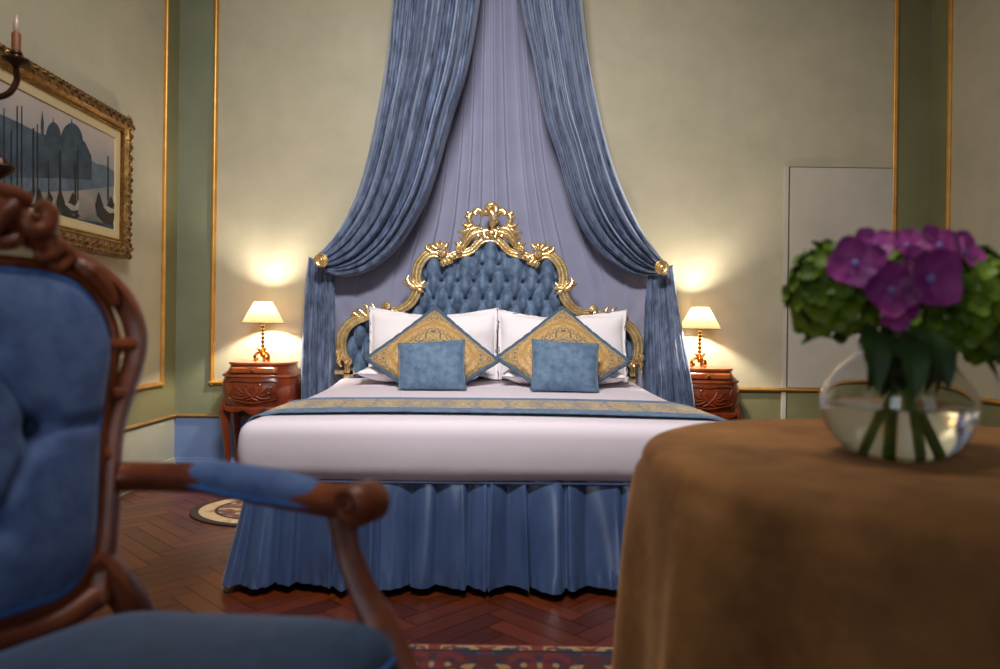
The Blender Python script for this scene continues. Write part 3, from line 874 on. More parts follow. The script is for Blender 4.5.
# ================================================================== BED DRAPERY
def path_px(pts, n):
    return resample([Vector((u, v, 0)) for u, v in [(p.x, p.y) for p in spline([(a, b, 0) for a, b in pts], 8)]], n)
def fold_profile(seed, nf):
    r = np.random.RandomState(seed)
    e = np.cumsum(r.uniform(.5, 1.5, nf)); e = np.concatenate([[0], e]) / e[-1]
    am = r.uniform(.55, 1.25, nf); ph = r.uniform(-.3, .3, nf)
    def g(s):
        s = min(.9999, max(0, s)); k = int(np.searchsorted(e, s, side='right')) - 1
        t = (s - e[k]) / (e[k + 1] - e[k]); t = min(1, max(0, t + ph[k] * t * (1 - t)))
        return am[k] * (math.sin(PI * t) ** .8)
    return g
def swag(outer, inner, y_top, y_hook, seed, nf=9, amp=.05, NU=150, NV=70):
    A, B = path_px(outer, NV + 1), path_px(inner, NV + 1); g = fold_profile(seed, nf); f = vnoise(seed); g2 = fold_profile(seed + 50, nf * 2 + 1)
    mb = MB()
    def fn(a, b):
        j = int(round(b * NV)); s = a + .018 * f(a * 2, b * 2.4) * math.sin(PI * a)
        o, i = A[j], B[j]
        u = o.x + (i.x - o.x) * a; v = o.y + (i.y - o.y) * a
        k = b ** 1.5
        Y = y_top + (y_hook - y_top) * k
        # folds come together at the hook; between it and the top the cloth sags forward
        d = amp * (1 - .55 * b ** 3) * g(s) + amp * .2 * (g2(s + .03 * math.sin(b * 7) + .02 * f(b * 4, a * 2)) - .6) * (1 - b * .6)
        d += .05 * math.sin(PI * min(1, b * 1.02)) * math.sin(PI * a) ** .7 + .016 * f(a * 4, b * 4, 2) + .010 * f(a * 9, b * 7, 5)
        return P(u, v, Y - d)
    return mb.grid(fn, NU, NV)
def tail(left, right, y, seed, nf=6, amp=.04, NU=90, NV=60, fwd=0):
    A, B = path_px(left, NV + 1), path_px(right, NV + 1); g = fold_profile(seed, nf); f = vnoise(seed); g2 = fold_profile(seed + 9, nf * 2)
    mb = MB()
    def fn(a, b):
        j = int(round(b * NV)); s = a + .025 * f(a * 2, b * 2)
        u = A[j].x + (B[j].x - A[j].x) * a; v = A[j].y + (B[j].y - A[j].y) * a
        fw = fwd * min(1, b * 2) ** 1.5 * min(1, a * 1.7)
        d = fw + amp * (.35 + .65 * min(1, b * 3)) * g(s) + amp * .3 * g2(s) + .006 * f(a * 3, b * 6)
        return P(u, v, y - d)
    return mb.grid(fn, NU, NV)
def v_of(z, Y): return V0 + (H - z) / Y * F
vf = v_of(.03, 4.86)
# left
dl = thing('bed_curtain', 'blue velvet bed curtain swept to the gold hook beside the lit left lamp', 'curtain', P(320, 262, 4.86), 0, 'bed curtains')
def kid(name, mb, mat, par, **kw): return part(name, mb.move(-Vector(par.location)), mat, par, **kw)
o = kid('swag', swag([(404, -105), (394, 0), (387.6, 58), (374, 130), (360.7, 184), (342.8, 224), (324, 249), (314.5, 258)],
                     [(490, -105), (479.5, 0), (468, 67), (452.6, 116.5), (434.6, 179), (419, 215), (396.5, 249), (369.6, 270), (344, 276), (326, 271)], 4.70, 4.87, 4, 7, .15), m_drape, dl, angle=None)
mod(o, 'SOLIDIFY', thickness=.006)
o = kid('tail', tail([(309, 257), (306, 285), (303.5, 320), (302, 360), (302, 400), (303, vf)], [(331, 266), (335, 300), (335.5, 340), (335, 385), (335, 430), (335, vf)], 4.89, 5, 6), m_drape, dl, angle=None)
mod(o, 'SOLIDIFY', thickness=.006)
dr = thing('bed_curtain', 'blue velvet bed curtain swept to the gold hook beside the lit right lamp', 'curtain', P(662, 268, 4.86), 0, 'bed curtains')
o = kid('swag', swag([(572, -105), (582.5, 0), (589, 58), (602.7, 125.5), (618.4, 179), (638.6, 224), (657, 252), (667, 264)],
                     [(505, -105), (521, 5), (533, 58), (544.5, 116.5), (558, 157), (573.6, 211), (593.8, 246.5), (620.7, 269), (640, 276), (657, 275)], 4.70, 4.87, 14, 7, .15), m_drape, dr, angle=None)
mod(o, 'SOLIDIFY', thickness=.006)
o = kid('tail', tail([(649, 272), (646, 300), (644, 340), (643, 385), (642, 430), (642, vf)], [(672, 265), (676, 295), (682, 330), (692, 388), (696, 430), (700, vf)], 4.89, 15, 6, fwd=.30), m_drape, dr, angle=None)
mod(o, 'SOLIDIFY', thickness=.006)
# the plain lining hung flat between the two curtains
gl = fold_profile(77, 19); fl_ = vnoise(8)
ll = path_px([(420, -105), (404, 0), (390, 80), (376, 150), (352, 215), (326, 262), (316, 300), (318, 385), (322, vf)], 61)
lr = path_px([(564, -105), (577, 0), (590, 80), (604, 150), (626, 210), (652, 262), (662, 300), (655, 385), (648, vf)], 61)
edges_l = np.linspace(0, 1, 20) + np.concatenate([[0], np.random.RandomState(5).uniform(-.014, .014, 18), [0]])
def lin_fn(a, b):
    j = int(round(b * 60))
    u = ll[j].x + (lr[j].x - ll[j].x) * a; v = ll[j].y + (lr[j].y - ll[j].y) * a
    k = max(0, int(np.searchsorted(edges_l, a, side='right')) - 1); k = min(k, 18)
    t = (a - edges_l[k]) / (edges_l[k + 1] - edges_l[k])
    t = t if a < .5 else 1 - t
    saw = t ** 1.6 if t < .88 else (1 - t) / .12
    side = abs(a - .5) * 2; below = max(0, min(1, (v - 235) / 60))
    d = .034 * saw * (1 - .85 * below * min(1, side * 1.6))
    # drag folds that run down from the hooks
    hk = (u - (316 if a < .5 else 662)) * (1 if a < .5 else -1); vv = v - 262
    if vv > -10 and hk > 0:
        ang = math.atan2(vv + 12, hk + 12)
        d += .016 * below * (math.sin(ang * 13) ** 2) * math.exp(-((hk / 90) ** 2)) * min(1, (vv + 12) / 30)
    d += .004 * fl_(a * 3, b * 4)
    return P(u, v, 4.955 - d)
o = part('curtain_lining', MB().grid(lin_fn, 260, 60), m_lining, None, angle=None)
mod(o, 'SOLIDIFY', thickness=.004)
tag(o, 'pleated grey-blue lining hung behind the headboard between the velvet curtains', 'curtain lining')
for u, v, lab in ((321.5, 260.5, 'round gilt curtain hook holding the left bed curtain'), (661.5, 267.5, 'round gilt curtain hook holding the right bed curtain')):
    c = P(u, v, 4.74); hk = thing('curtain_holdback', lab, 'curtain hook', c, 0, 'gilt curtain hooks')
    rot = Matrix.Rotation(PI / 2, 4, 'X')
    part('rosette', MB().lathe([(.012, 0), (.04, .002), (.047, .008), (.046, .016), (.038, .021), (.034, .016), (.026, .014), (.022, .02), (.018, .026), (.008, .031), (.001, .032)], 24).xf(rot), m_gold, hk)
    part('stem', MB().tube([(0, .005, 0), (0, .22, 0), (0, .255, 0)], [.011, .011, .03], 12), m_gold, hk)

# ================================================================== NIGHTSTANDS AND LAMPS
def plan(sx, sy, bulge=0.0, W=.468, D=.33, n=6):
    """serpentine plan with canted front corners; front is -y"""
    hw, hd = W / 2 * sx, D / 2
    f = -D / 2 * sy - bulge
    pts = [(hw, hd), (-hw, hd), (-hw, f + .11 * sx)]
    l = [(-hw, f + .11), (-hw * .86, f + .055), (-hw * .62, f + .012), (-hw * .3, f - .004), (0, f - .008)]
    front = l + [(-x, y) for x, y in l[:-1][::-1]]
    pts = [(hw, hd), (-hw, hd)] + [(p.x, p.y) for p in resample([(x, y, 0) for x, y in front], 17)]
    return pts
def ring(z, sx, sy=1, bulge=0): return [(x, y, z) for x, y in plan(sx, sy, bulge)]
def nightstand(loc, lab):
    t = thing('nightstand', lab, 'nightstand', loc, 0, 'carved mahogany nightstands')
    part('top', MB().loft([ring(.770, .83, .86), ring(.776, .855, .89), ring(.786, .855, .89), ring(.79, .84, .875)]), m_woodlight, t, angle=30)
    part('upper_case', MB().loft([ring(.712, .965, .97), ring(.722, .93, .95), ring(.738, .87, .9), ring(.756, .83, .865), ring(.771, .82, .855)]), m_wood, t, angle=30)
    part('ledge', MB().loft([ring(.694, .97, .975), ring(.699, 1.0, 1.0), ring(.709, 1.0, 1.0), ring(.714, .985, .985)]), m_woodlight, t, angle=30)
    part('body', MB().loft([ring(.695, .95, .95), ring(.67, .985, .98, .004), ring(.63, 1.0, 1.0, .012), ring(.58, .985, .985, .012), ring(.53, .95, .95, .004), ring(.505, .935, .93, 0)]), m_wood, t, angle=30)
    d = part('drawer', MB().grid(lambda a, b: Vector(((a - .5) * .30, -.152 - .006 * math.cos((a - .5) * 3) - .012 * (1 - b), .724 + .036 * b)), 10, 3), m_woodlight, t)
    mod(d, 'SOLIDIFY', thickness=.008, offset=0)
    part('knob', MB().lathe([(.004, 0), (.005, .01), (.011, .014), (.012, .02), (.007, .026), (.001, .027)], 14).xf(Matrix.Translation((0, -.162, .742)) @ Matrix.Rotation(PI / 2, 4, 'X')), m_brass, d)
    # carved cartouche on the bombe front and leaves on the canted corners
    fy = lambda x, z: -.33 / 2 - .012 - .006 * math.sin(PI * min(1, max(0, (z - .5) / .19))) + .9 * x * x
    mb = MB()
    car = [(-.15, .668), (-.08, .674), (0, .668), (.08, .674), (.15, .668), (.142, .62), (.15, .565), (.08, .548), (0, .536), (-.08, .548), (-.15, .565), (-.142, .62)]
    cl = spline([(x, fy(x, z), z) for x, z in car], 5, closed=True); mb.tube(cl + cl[:1], .0045, 8)
    for sx in (1, -1):
        for pts, r in (([(.005, .575), (.03, .60), (.05, .635), (.045, .655), (.03, .65)], [.004, .007, .008, .006, .003]), ([(.03, .60), (.065, .605), (.095, .63), (.125, .64)], [.003, .007, .007, .002]),
                       ([(.03, .595), (.07, .585), (.10, .60), (.12, .59)], [.003, .007, .006, .002]), ([(.02, .585), (.05, .568), (.085, .565), (.11, .572)], [.003, .006, .006, .002]), ([(.0, .57), (.015, .56), (.035, .556)], [.004, .005, .002])):
            mb.tube(spline([(sx * x, fy(x, z) - .001, z) for x, z in pts], 5), r, 8)
    for k in range(5):
        a_ = PI / 2 + (k - 2) * .38; mb.tube([(0, fy(0, .6) - .002, .605), (.03 * math.cos(a_), fy(0, .62) - .003, .605 + .035 * math.sin(a_))], [.004, .006, .004], 6)
    part('carving', mb, m_wood, t)
    # scalloped apron
    ap = MB(); n = 30
    def apf(a, b):
        x = -.19 + .38 * a; lo = .505 - .015 - .022 * abs(math.cos(PI * 1.5 * (a - .5) * 2)) - .02 * math.exp(-((a - .5) / .08) ** 2)
        return Vector((x, -.148 + .9 * x * x, .51 + (lo - .51) * b))
    ap.grid(apf, n, 3); a_ = part('apron', ap, m_wood, t); mod(a_, 'SOLIDIFY', thickness=.018)
    for sx in (1, -1):
        for sy, yy in ((-1, -.06), (1, .13)):
            p = spline([(sx * .185, yy + .01, .60), (sx * .20, yy - .002 if sy < 0 else yy, .535), (sx * .212, yy - .012 if sy < 0 else yy, .47), (sx * .205, yy - .012 if sy < 0 else yy, .36), (sx * .195, yy, .22), (sx * .19, yy + .002, .1), (sx * .202, yy - .012 if sy < 0 else yy, .03), (sx * .208, yy - .02 if sy < 0 else yy, .012)], 6)
            part('leg', MB().tube(p, [.024, .032, .036, .027, .02, .016, .017, .022], 12, groove=.06, ref=(0, 1, 0)), m_wood, t)
    return t
def table_lamp(loc, lab):
    t = thing('table_lamp', lab, 'lamp', loc, 0, 'lit bedside lamps')
    mb = MB()
    for k in range(3):
        a = 2 * PI * k / 3 - PI / 2 + .5
        R = Matrix.Rotation(a, 4, 'Z')
        p = [R @ Vector(q) for q in [(.008, 0, .055), (.03, 0, .058), (.05, 0, .04), (.048, 0, .018), (.034, 0, .016), (.036, 0, .03)]]
        mb.tube(spline(p, 6), [.007, .009, .010, .010, .007, .004], 8)
        mb.ball(R @ Vector((.05, 0, .011)), .011, 8)
        mb.tube(spline([R @ Vector(q) for q in [(.01, .004, .06), (.026, .01, .085), (.042, .006, .09)]], 5), [.006, .008, .002], 8)
    mb.lathe([(.006, .03), (.014, .036), (.016, .05), (.012, .06), (.016, .07), (.01, .084), (.006, .09)], 14)
    part('base', mb, m_brass, t, label='gilt base with three scrolled leaf feet')
    prof = [(.005, .088)]
    for z in (.105, .132, .16, .186, .21, .232):
        prof += [(.006, z - .012), (.0125, z - .004), (.0125, z + .003), (.006, z + .010)]
    prof += [(.004, .25)]
    part('stem', MB().lathe(prof, 14), m_lampstem, t, label='stem of stacked beads')
    part('collar', MB().lathe([(.004, .243), (.014, .246), (.015, .252), (.007, .258), (.006, .30), (.010, .302), (.010, .318), (.004, .32)], 14), m_brass, t)
    n = 72
    wob = lambda k: 1 + (.03 if k % 2 else -.03)
    part('lamp_shade', MB().lathe([(.130, .253), (.103, .302), (.077, .351), (.053, .395)], n, cap=False, wob=wob), m_shade, t, label='cream pleated empire shade, lit from within', smooth=False)
    rg = lambda r, z: [Vector((r * math.cos(2 * PI * k / 40), r * math.sin(2 * PI * k / 40), z)) for k in range(41)]
    part('shade_trim', MB().tube(rg(.131, .253), .0028, 6), m_shade, t); part('shade_trim', MB().tube(rg(.0535, .395), .0026, 6), m_shade, t)
    sp_ = MB()
    for k in range(3):
        a = 2 * PI * k / 3; sp_.tube([(0, 0, .388), (.053 * math.cos(a), .053 * math.sin(a), .392)], .0018, 6)
    sp_.tube([(0, 0, .318), (0, 0, .39)], .002, 6)
    part('shade_carrier', sp_, m_brass, t)
    return t
nl = P(261, 400, 4.81); nr = P(700.5, 400, 4.81)
nightstand((nl.x, 4.81, -.024), 'carved mahogany nightstand with short drawer left of the bed')
nightstand((nr.x, 4.81, -.024), 'carved mahogany nightstand right of the bed, partly hidden by the blue curtain')
LAMP_BULBS = []
for x, lab in ((P(262.6, 363, 4.795).x, 'lit table lamp with pleated cream shade on the left nightstand'), (P(699.5, 369, 4.795).x, 'lit table lamp with pleated cream shade on the right nightstand')):
    table_lamp((x, 4.795, .7665), lab); LAMP_BULBS.append((x, 4.795, .7665 + .345))

# ================================================================== RUGS
def rug_mats():
    def ramp_mat(name, scale, stops, randomness=1.0, feature='F1', rough=.9):
        m = bpy.data.materials.new(name); m.use_nodes = True; nt = m.node_tree; b = nt.nodes['Principled BSDF']
        tc = nd(nt, 'ShaderNodeTexCoord'); sx = nd(nt, 'ShaderNodeSeparateXYZ'); nt.links.new(tc.outputs['Object'], sx.inputs[0])
        cx = nd(nt, 'ShaderNodeCombineXYZ'); nt.links.new(math_n(nt, 'PINGPONG', sx.outputs[0], .16), cx.inputs[0]); nt.links.new(sx.outputs[1], cx.inputs[1])
        v = nd(nt, 'ShaderNodeTexVoronoi'); v.inputs['Scale'].default_value = scale; v.inputs['Randomness'].default_value = randomness; nt.links.new(cx.outputs[0], v.inputs['Vector'])
        bw = nd(nt, 'ShaderNodeSeparateColor'); nt.links.new(v.outputs['Color'], bw.inputs[0])
        r = nd(nt, 'ShaderNodeValToRGB'); r.color_ramp.interpolation = 'CONSTANT'
        els = r.color_ramp.elements
        els[0].position = 0; els[0].color = rgba(hexc(stops[0][1])); els[1].position = stops[1][0]; els[1].color = rgba(hexc(stops[1][1]))
        for p, c in stops[2:]:
            e = els.new(p); e.color = rgba(hexc(c))
        nt.links.new(bw.outputs[0], r.inputs['Fac']); nt.links.new(r.outputs['Color'], b.inputs['Base Color'])
        b.inputs['Roughness'].default_value = rough; b.inputs['Sheen Weight'].default_value = .3; b.inputs['Specular IOR Level'].default_value = .1
        return m
    field = ramp_mat('persian_field', 34, [(0, '#430c12'), (.30, '#1c1a34'), (.48, '#5e1418'), (.68, '#8c6c4a'), (.80, '#4c0e14'), (.92, '#2c2c4a')])
    border = ramp_mat('persian_border', 30, [(0, '#94784e'), (.45, '#6e2420'), (.62, '#a08860'), (.85, '#2e2a48')])
    oval = ramp_mat('oval_field', 26, [(0, '#6a3a26'), (.3, '#3a1a14'), (.5, '#b08a60'), (.7, '#54241c'), (.85, '#8a5a3c')])
    ob = ramp_mat('oval_border', 22, [(0, '#b89a70'), (.55, '#a88a60'), (.75, '#c4aa80'), (.92, '#7c5438')])
    return field, border, oval, ob
m_pf, m_pb, m_of, m_ob = rug_mats()
m_rugred = M('rug_red_wool', hexc('#5c1418'), .9, noise=(40, 3), col2=hexc('#701c1e'))
m_rugdark = M('rug_dark_wool', hexc('#21130f'), .9, noise=(40, 3), col2=hexc('#32201a'))
m_fringe = M('rug_fringe', hexc('#8c7450'), .9)
x0, x1, y0, y1, rt = -1.15, 1.35, .25, 2.31, .008
mb = MB()
bx_ = [0, .010, .040, .055]
us_ = [x0] + [x0 + t for t in bx_[1:]] + [x1 - t for t in bx_[1:][::-1]] + [x1]
vs2 = [y0] + [y0 + t for t in bx_[1:]] + [y1 - t for t in bx_[1:][::-1]] + [y1]
for i in range(len(us_) - 1):
    for j in range(len(vs2) - 1):
        k = min(i, len(us_) - 2 - i, j, len(vs2) - 2 - j)
        mi = {0: 3, 1: 1, 2: 2}.get(k, 0)
        mb.add([(us_[i], vs2[j], rt), (us_[i + 1], vs2[j], rt), (us_[i + 1], vs2[j + 1], rt), (us_[i], vs2[j + 1], rt)], [(0, 1, 2, 3)], mi)
mb.box((x0, y0, .0006), (x1, y1, rt - .0005), 2)
o = part('persian_rug', mb, [m_pf, m_pb, m_rugdark, m_rugred], None, False); tag(o, 'red and navy patterned rug with beige border under the table', 'rug')
mb = MB(); n = 72; ex, ey, ea, eb = -1.15, 4.0, .45, .37
ringr = [0.001, .3, .68, .72, .86, .90, 1.0]; mi_ = [0, 0, 1, 2, 2, 1]
mats_o = [m_of, m_rugdark, m_ob]
rings = [[(ex + ea * r * math.cos(2 * PI * k / n), ey + eb * r * math.sin(2 * PI * k / n), .009) for k in range(n)] for r in ringr]
for j in range(len(ringr) - 1):
    mi = [0, 0, 1, 2, 2, 1][j]
    mb.loft([rings[j], rings[j + 1]], mi, cap=False)
mb.loft([rings[-1], [(x, y, .0006) for x, y, z in rings[-1]]], 1, cap=False)
o = part('oval_rug', mb, mats_o, None, False); tag(o, 'oval beige rug with dark rim on the parquet left of the bed', 'rug')

# ================================================================== TABLE WITH CLOTH
TC, TR, TH = Vector((.960, 1.505, 0)), .612, .754
ft = vnoise(21)
def cloth(a, b):
    th = 2 * PI * a
    if b < .3: r = TR * .965 * (b / .3) ** .8; z = TH
    elif b < .4:
        q = (b - .3) / .1 * PI / 2; r = TR * .965 + .04 * math.sin(q); z = TH - .04 * (1 - math.cos(q))
    else:
        t = (b - .4) / .6; z = (TH - .04) + (.012 - TH + .04) * t
        fo = .5 + .5 * math.sin(th * 13 + 1.2 * math.sin(th * 3 + .5) + .8); fo2 = .5 + .5 * math.sin(th * 7 + 2 + math.sin(th * 2))
        r = TR * .965 + .04 + (.062 * fo ** 1.8 + .032 * fo2) * t ** .5 + .012 * ft(math.cos(th) * 2, math.sin(th) * 2, t * 2) * t
        z += .0
    if b < .4: z += .0015 * ft(r * math.cos(th) * 6, r * math.sin(th) * 6)
    return Vector((TC.x + r * math.cos(th), TC.y + r * math.sin(th), z))
o = part('tablecloth', MB().grid(cloth, 260, 60, closeu=True), m_cloth, None, angle=None)
mod(o, 'SOLIDIFY', thickness=.003, offset=-1)
tag(o, 'brown suede floor length cloth over the round table', 'tablecloth')

# ------------------------------------------------------------------ vase of flowers
vc = P(896, 455, 1.456); vx, vy, vz = vc.x, 1.456, TH + .003
VS = .92
va = thing('glass_vase', 'round clear glass vase half full of water on the brown table', 'vase', (vx, vy, vz))
outp = [(.001, 0), (.06, 0), (.082, .003), (.108, .018), (.136, .05), (.150, .085), (.152, .112), (.142, .142), (.118, .174), (.092, .198), (.078, .214), (.076, .226), (.082, .240), (.086, .246)]
outp = [(r * VS if r > .01 else r, z) for r, z in outp]
o2 = [(p.x, p.y) for p in spline([(r, z, 0) for r, z in outp], 3)]
inp = [(max(.001, r - .0045), z + (.006 if z < .01 else .001)) for r, z in o2[::-1]]
part('glass', MB().lathe(o2 + [(.0845 * VS, .2485)] + inp, 48, cap=False), m_glass, va)
wl = .104
wp = [(r - .0038, max(z, .0055)) for r, z in o2 if z < wl and r > .01]
part('water', MB().lathe([(.001, .0055)] + wp + [(wp[-1][0], wl), (wp[-1][0] - .004, wl - .0015), (.001, wl - .0015)], 40, cap=False), m_water, va, label='clear water')

def petal(mb, c, axis, up, L, Wd, cup=.25, mi=0, nu=4, nv=4):
    """a rounded petal from c along axis, curling towards up"""
    side = axis.cross(up).normalized()
    def fn(a, b):
        w = Wd * math.sin(PI * min(1, .12 + .80 * b)) ** .75 * (1 if b < 1 else .6)
        x = (a - .5) * 2
        return c + axis * (L * b) + side * (w * x / 2) + up * (cup * L * (b * b * .6 - .25 * (1 - x * x) * b) + .06 * L * math.sin(b * 7 + x * 3))
    mb.grid(fn, nu, nv, mi)
def floret(mb, c, nrm, size, rnd, npet=4, mi=0):
    nrm = nrm.normalized(); t = nrm.orthogonal().normalized(); t.rotate(Matrix.Rotation(rnd.uniform(0, 2 * PI), 3, nrm)); b = nrm.cross(t)
    for k in range(npet):
        a = 2 * PI * k / npet + rnd.uniform(-.15, .15)
        ax = (t * math.cos(a) + b * math.sin(a) + nrm * rnd.uniform(.1, .5)).normalized(); upv = (nrm - ax * nrm.dot(ax)).normalized()
        petal(mb, c, ax, upv, size * rnd.uniform(.85, 1.1), size * rnd.uniform(.95, 1.15), rnd.uniform(.1, .35), mi, 3, 3)
def leaf_mesh(base, tip, width, up, mi=0, bend=.2):
    mb = MB(); base, tip, up = Vector(base), Vector(tip), Vector(up); ax = tip - base; L = ax.length; ax.normalize(); side = ax.cross(up).normalized(); upn = side.cross(ax)
    def fn(a, b):
        w = width * (math.sin(PI * b ** .8) ** .9) + .003 * (1 - b); x = (a - .5) * 2
        return base + ax * (L * b) + side * (w * x / 2) + upn * (bend * L * math.sin(PI * b) + .12 * w * abs(x) + .05 * w * math.sin(b * 40) * abs(x))
    return mb.grid(fn, 6, 14, mi)
def stem_pts(head, foot): 
    h, f_ = Vector(head), Vector(foot); neck = Vector((vx + (h.x - vx) * .28, vy + (h.y - vy) * .28, vz + .225))
    if h.z < neck.z + .02: neck.z = vz + .22
    return spline([h, h.lerp(neck, .55) + Vector((0, 0, .008)), neck, neck.lerp(f_, .5), f_], 7)
rndm = random.Random(5)
def hydrangea(head, rad, foot, lab, nfl, size, leaves):
    t = thing('hydrangea', lab, 'flower', foot, 0, 'flowers in the vase')
    hd = Vector(head)
    kid('stem', MB().tube(stem_pts(hd - Vector((0, 0, rad[2] * .3)), foot), [.006, .006, .007, .009], 8), m_stem, t)
    mb = MB()
    for k in range(nfl):
        z = 1 - 1.75 * (k + .5) / nfl; a = k * 2.39996; s = math.sqrt(max(0, 1 - z * z))
        n = Vector((s * math.cos(a), s * math.sin(a), z)); f = rndm.uniform(.84, 1.06)
        floret(mb, hd + Vector((n.x * rad[0] * f, n.y * rad[1] * f, n.z * rad[2] * f)), n, size, rndm)
    mb.ball(hd, 1, 12, (rad[0] * .72, rad[1] * .72, rad[2] * .72))
    kid('flower_head', mb, m_petal_g, t, angle=None, label='round head of green florets')
    for (b, e, w, up) in leaves:
        kid('leaf', leaf_mesh(b, e, w, up), m_leaf, t, angle=None)
    return t
zf = vz + .012
hydrangea(P(833, 296, 1.42), (.078, .08, .098), (vx + .062, vy - .03, zf), 'green hydrangea leaning out over the left side of the vase', 95, .024,
          [(P(862, 335, 1.44), P(800, 345, 1.40), .05, (0, -.5, 1)), (P(884, 330, 1.44), P(868, 392, 1.42), .036, (-.3, -.9, .2))])
hydrangea(P(972, 311, 1.43), (.098, .09, .118), (vx - .075, vy - .02, zf), 'green hydrangea at the right side of the vase', 120, .025,
          [(P(914, 335, 1.44), P(936, 396, 1.42), .038, (.3, -.9, .2)), (P(935, 340, 1.46), P(1000, 385, 1.42), .05, (0, -.6, 1))])
hydrangea(P(905, 268, 1.56), (.10, .07, .055), (vx + .01, vy + .04, zf), 'green hydrangea at the back, behind the purple flower', 60, .024,
          [(P(890, 330, 1.5), P(880, 400, 1.46), .05, (0, -1, .2)), (P(915, 330, 1.5), P(925, 395, 1.46), .05, (.3, -1, .2))])
foot = Vector((vx + .02, vy - .04, zf))
pt = thing('hydrangea', 'purple flower with large petals in the middle of the bouquet', 'flower', foot, 0, 'flowers in the vase')
hp = P(905, 285, 1.42)
kid('stem', MB().tube(stem_pts(hp - Vector((0, 0, .02)), foot), [.006, .007, .009], 8), m_stem, pt)
for b, e, w in ((P(885, 320, 1.43), P(893, 395, 1.40), .06), (P(915, 325, 1.42), P(900, 392, 1.385), .05), (P(889, 315, 1.44), P(876, 385, 1.40), .04)):
    kid('leaf', leaf_mesh(b, e, w, (0, -1, .25)), m_leaf, pt, angle=None)
for b, e, w in ((P(866, 322, 1.34), P(877, 394, 1.285), .05), (P(906, 328, 1.33), P(913, 402, 1.28), .05), (P(930, 330, 1.34), P(948, 392, 1.29), .045)):
    kid('leaf', leaf_mesh(b, e, w, (0, -1, .25), bend=.1), m_leaf, pt, angle=None)
for (u, v, Y, s, nx, nz_) in ((855, 264, 1.34, .048, -.35, .25), (890, 290, 1.31, .046, -.1, 0), (929, 279, 1.31, .054, .15, .1), (873, 246, 1.38, .036, -.3, .6), (906, 247, 1.38, .036, 0, .7), (938, 247, 1.38, .042, .2, .6), (962, 252, 1.38, .04, .5, .5), (897, 313, 1.32, .032, 0, -.5), (915, 262, 1.36, .03, .1, .3)):
    c = P(u, v, Y); mb = MB(); nrm = Vector((nx, -1, nz_)).normalized(); tt = nrm.orthogonal().normalized()
    tt.rotate(Matrix.Rotation(rndm.uniform(0, 6.28), 3, nrm)); bb = nrm.cross(tt)
    for k in range(4):
        a = 2 * PI * k / 4 + rndm.uniform(-.12, .12)
        ax = (tt * math.cos(a) + bb * math.sin(a) + nrm * .22).normalized(); petal(mb, c, ax, (nrm - ax * nrm.dot(ax)).normalized(), s * 1.12, s * rndm.uniform(1.15, 1.4), rndm.uniform(.1, .4), 0, 5, 5)
    mb.ball(c + nrm * .004, s * .15, 8, (1, 1, 1), 1)
    mb.tube([c, c.lerp(hp, .9)], .0022, 6, 2)
    kid('floret', mb, [m_petal_p, m_petal_c, m_stem], pt, angle=None)

# ================================================================== PICTURE AND SCONCE ON THE LEFT WALL
XP = XL + .055                                   # picture plane
# outer frame in wall coordinates, from the corners seen in the photograph
fr_t, fr_b = PX(130, 118, XP).z, PX(129, 259, XP).z
y_r = PX(130.5, 190, XP).y; y_l = y_r - 1.42
pic = thing('framed_picture', 'gilt framed picture of gondolas and domes on the left wall', 'picture', (XL, (y_l + y_r) / 2, (fr_t + fr_b) / 2))
def frame_loft(prof, y0, y1, z0, z1):
    """mitred frame: prof = (inset, depth) pairs"""
    mb = MB(); rings = []
    for (ins, d) in prof:
        rings.append([(XL + d, y0 + ins, z0 + ins), (XL + d, y1 - ins, z0 + ins), (XL + d, y1 - ins, z1 - ins), (XL + d, y0 + ins, z1 - ins)])
    return mb.loft(rings, cap=False)
kid('frame', frame_loft([(0, .004), (0, .05), (.012, .066), (.03, .07), (.045, .08), (.065, .076), (.08, .058), (.088, .058), (.1, .05), (.1, .03)], y_l, y_r, fr_b, fr_t), m_frame, pic, smooth=False)
# rows of carved leaves on the frame
mb = MB()
def leaves_along(a, b, inward, n):
    a, b, w = Vector(a), Vector(b), Vector(inward); d = (b - a) / n; t = d.normalized()
    for k in range(n):
        c = a + d * (k + .5); sg = 1 if k % 2 else -1
        p = [c - t * .02 + w * .028, c + w * (.045 + .012 * sg) + Vector((.012, 0, 0)), c + t * .018 + w * .066]
        mb.tube(spline(p, 4), [.004, .0075, .003], 6)
        mb.ball(c + w * .014, .006, 6, (.7, 1, 1))
LX = XL + .068
leaves_along((LX, y_l, fr_t), (LX, y_r, fr_t), (0, 0, -1), 46); leaves_along((LX, y_l, fr_b), (LX, y_r, fr_b), (0, 0, 1), 46)
leaves_along((LX, y_r, fr_b), (LX, y_r, fr_t), (0, -1, 0), 26); leaves_along((LX, y_l, fr_b), (LX, y_l, fr_t), (0, 1, 0), 26)
kid('carved_leaves', mb, m_frame, pic)
mb = MB()
nb = 40
for k in range(nb + 1):
    z = fr_b + .09 + (fr_t - fr_b - .18) * k / nb; mb.ball((XL + .058, y_r - .094, z), .006, 6); mb.ball((XL + .058, y_l + .094, z), .006, 6)
for k in range(72):
    y = y_l + .094 + (y_r - y_l - .188) * k / 71; mb.ball((XL + .058, y, fr_b + .094), .006, 6); mb.ball((XL + .058, y, fr_t - .094), .006, 6)
kid('bead_row', mb, m_brass, pic)
kid('liner', frame_loft([(.099, .045), (.105, .047), (.148, .044), (.152, .036)], y_l, y_r, fr_b, fr_t), m_liner, pic, smooth=False)
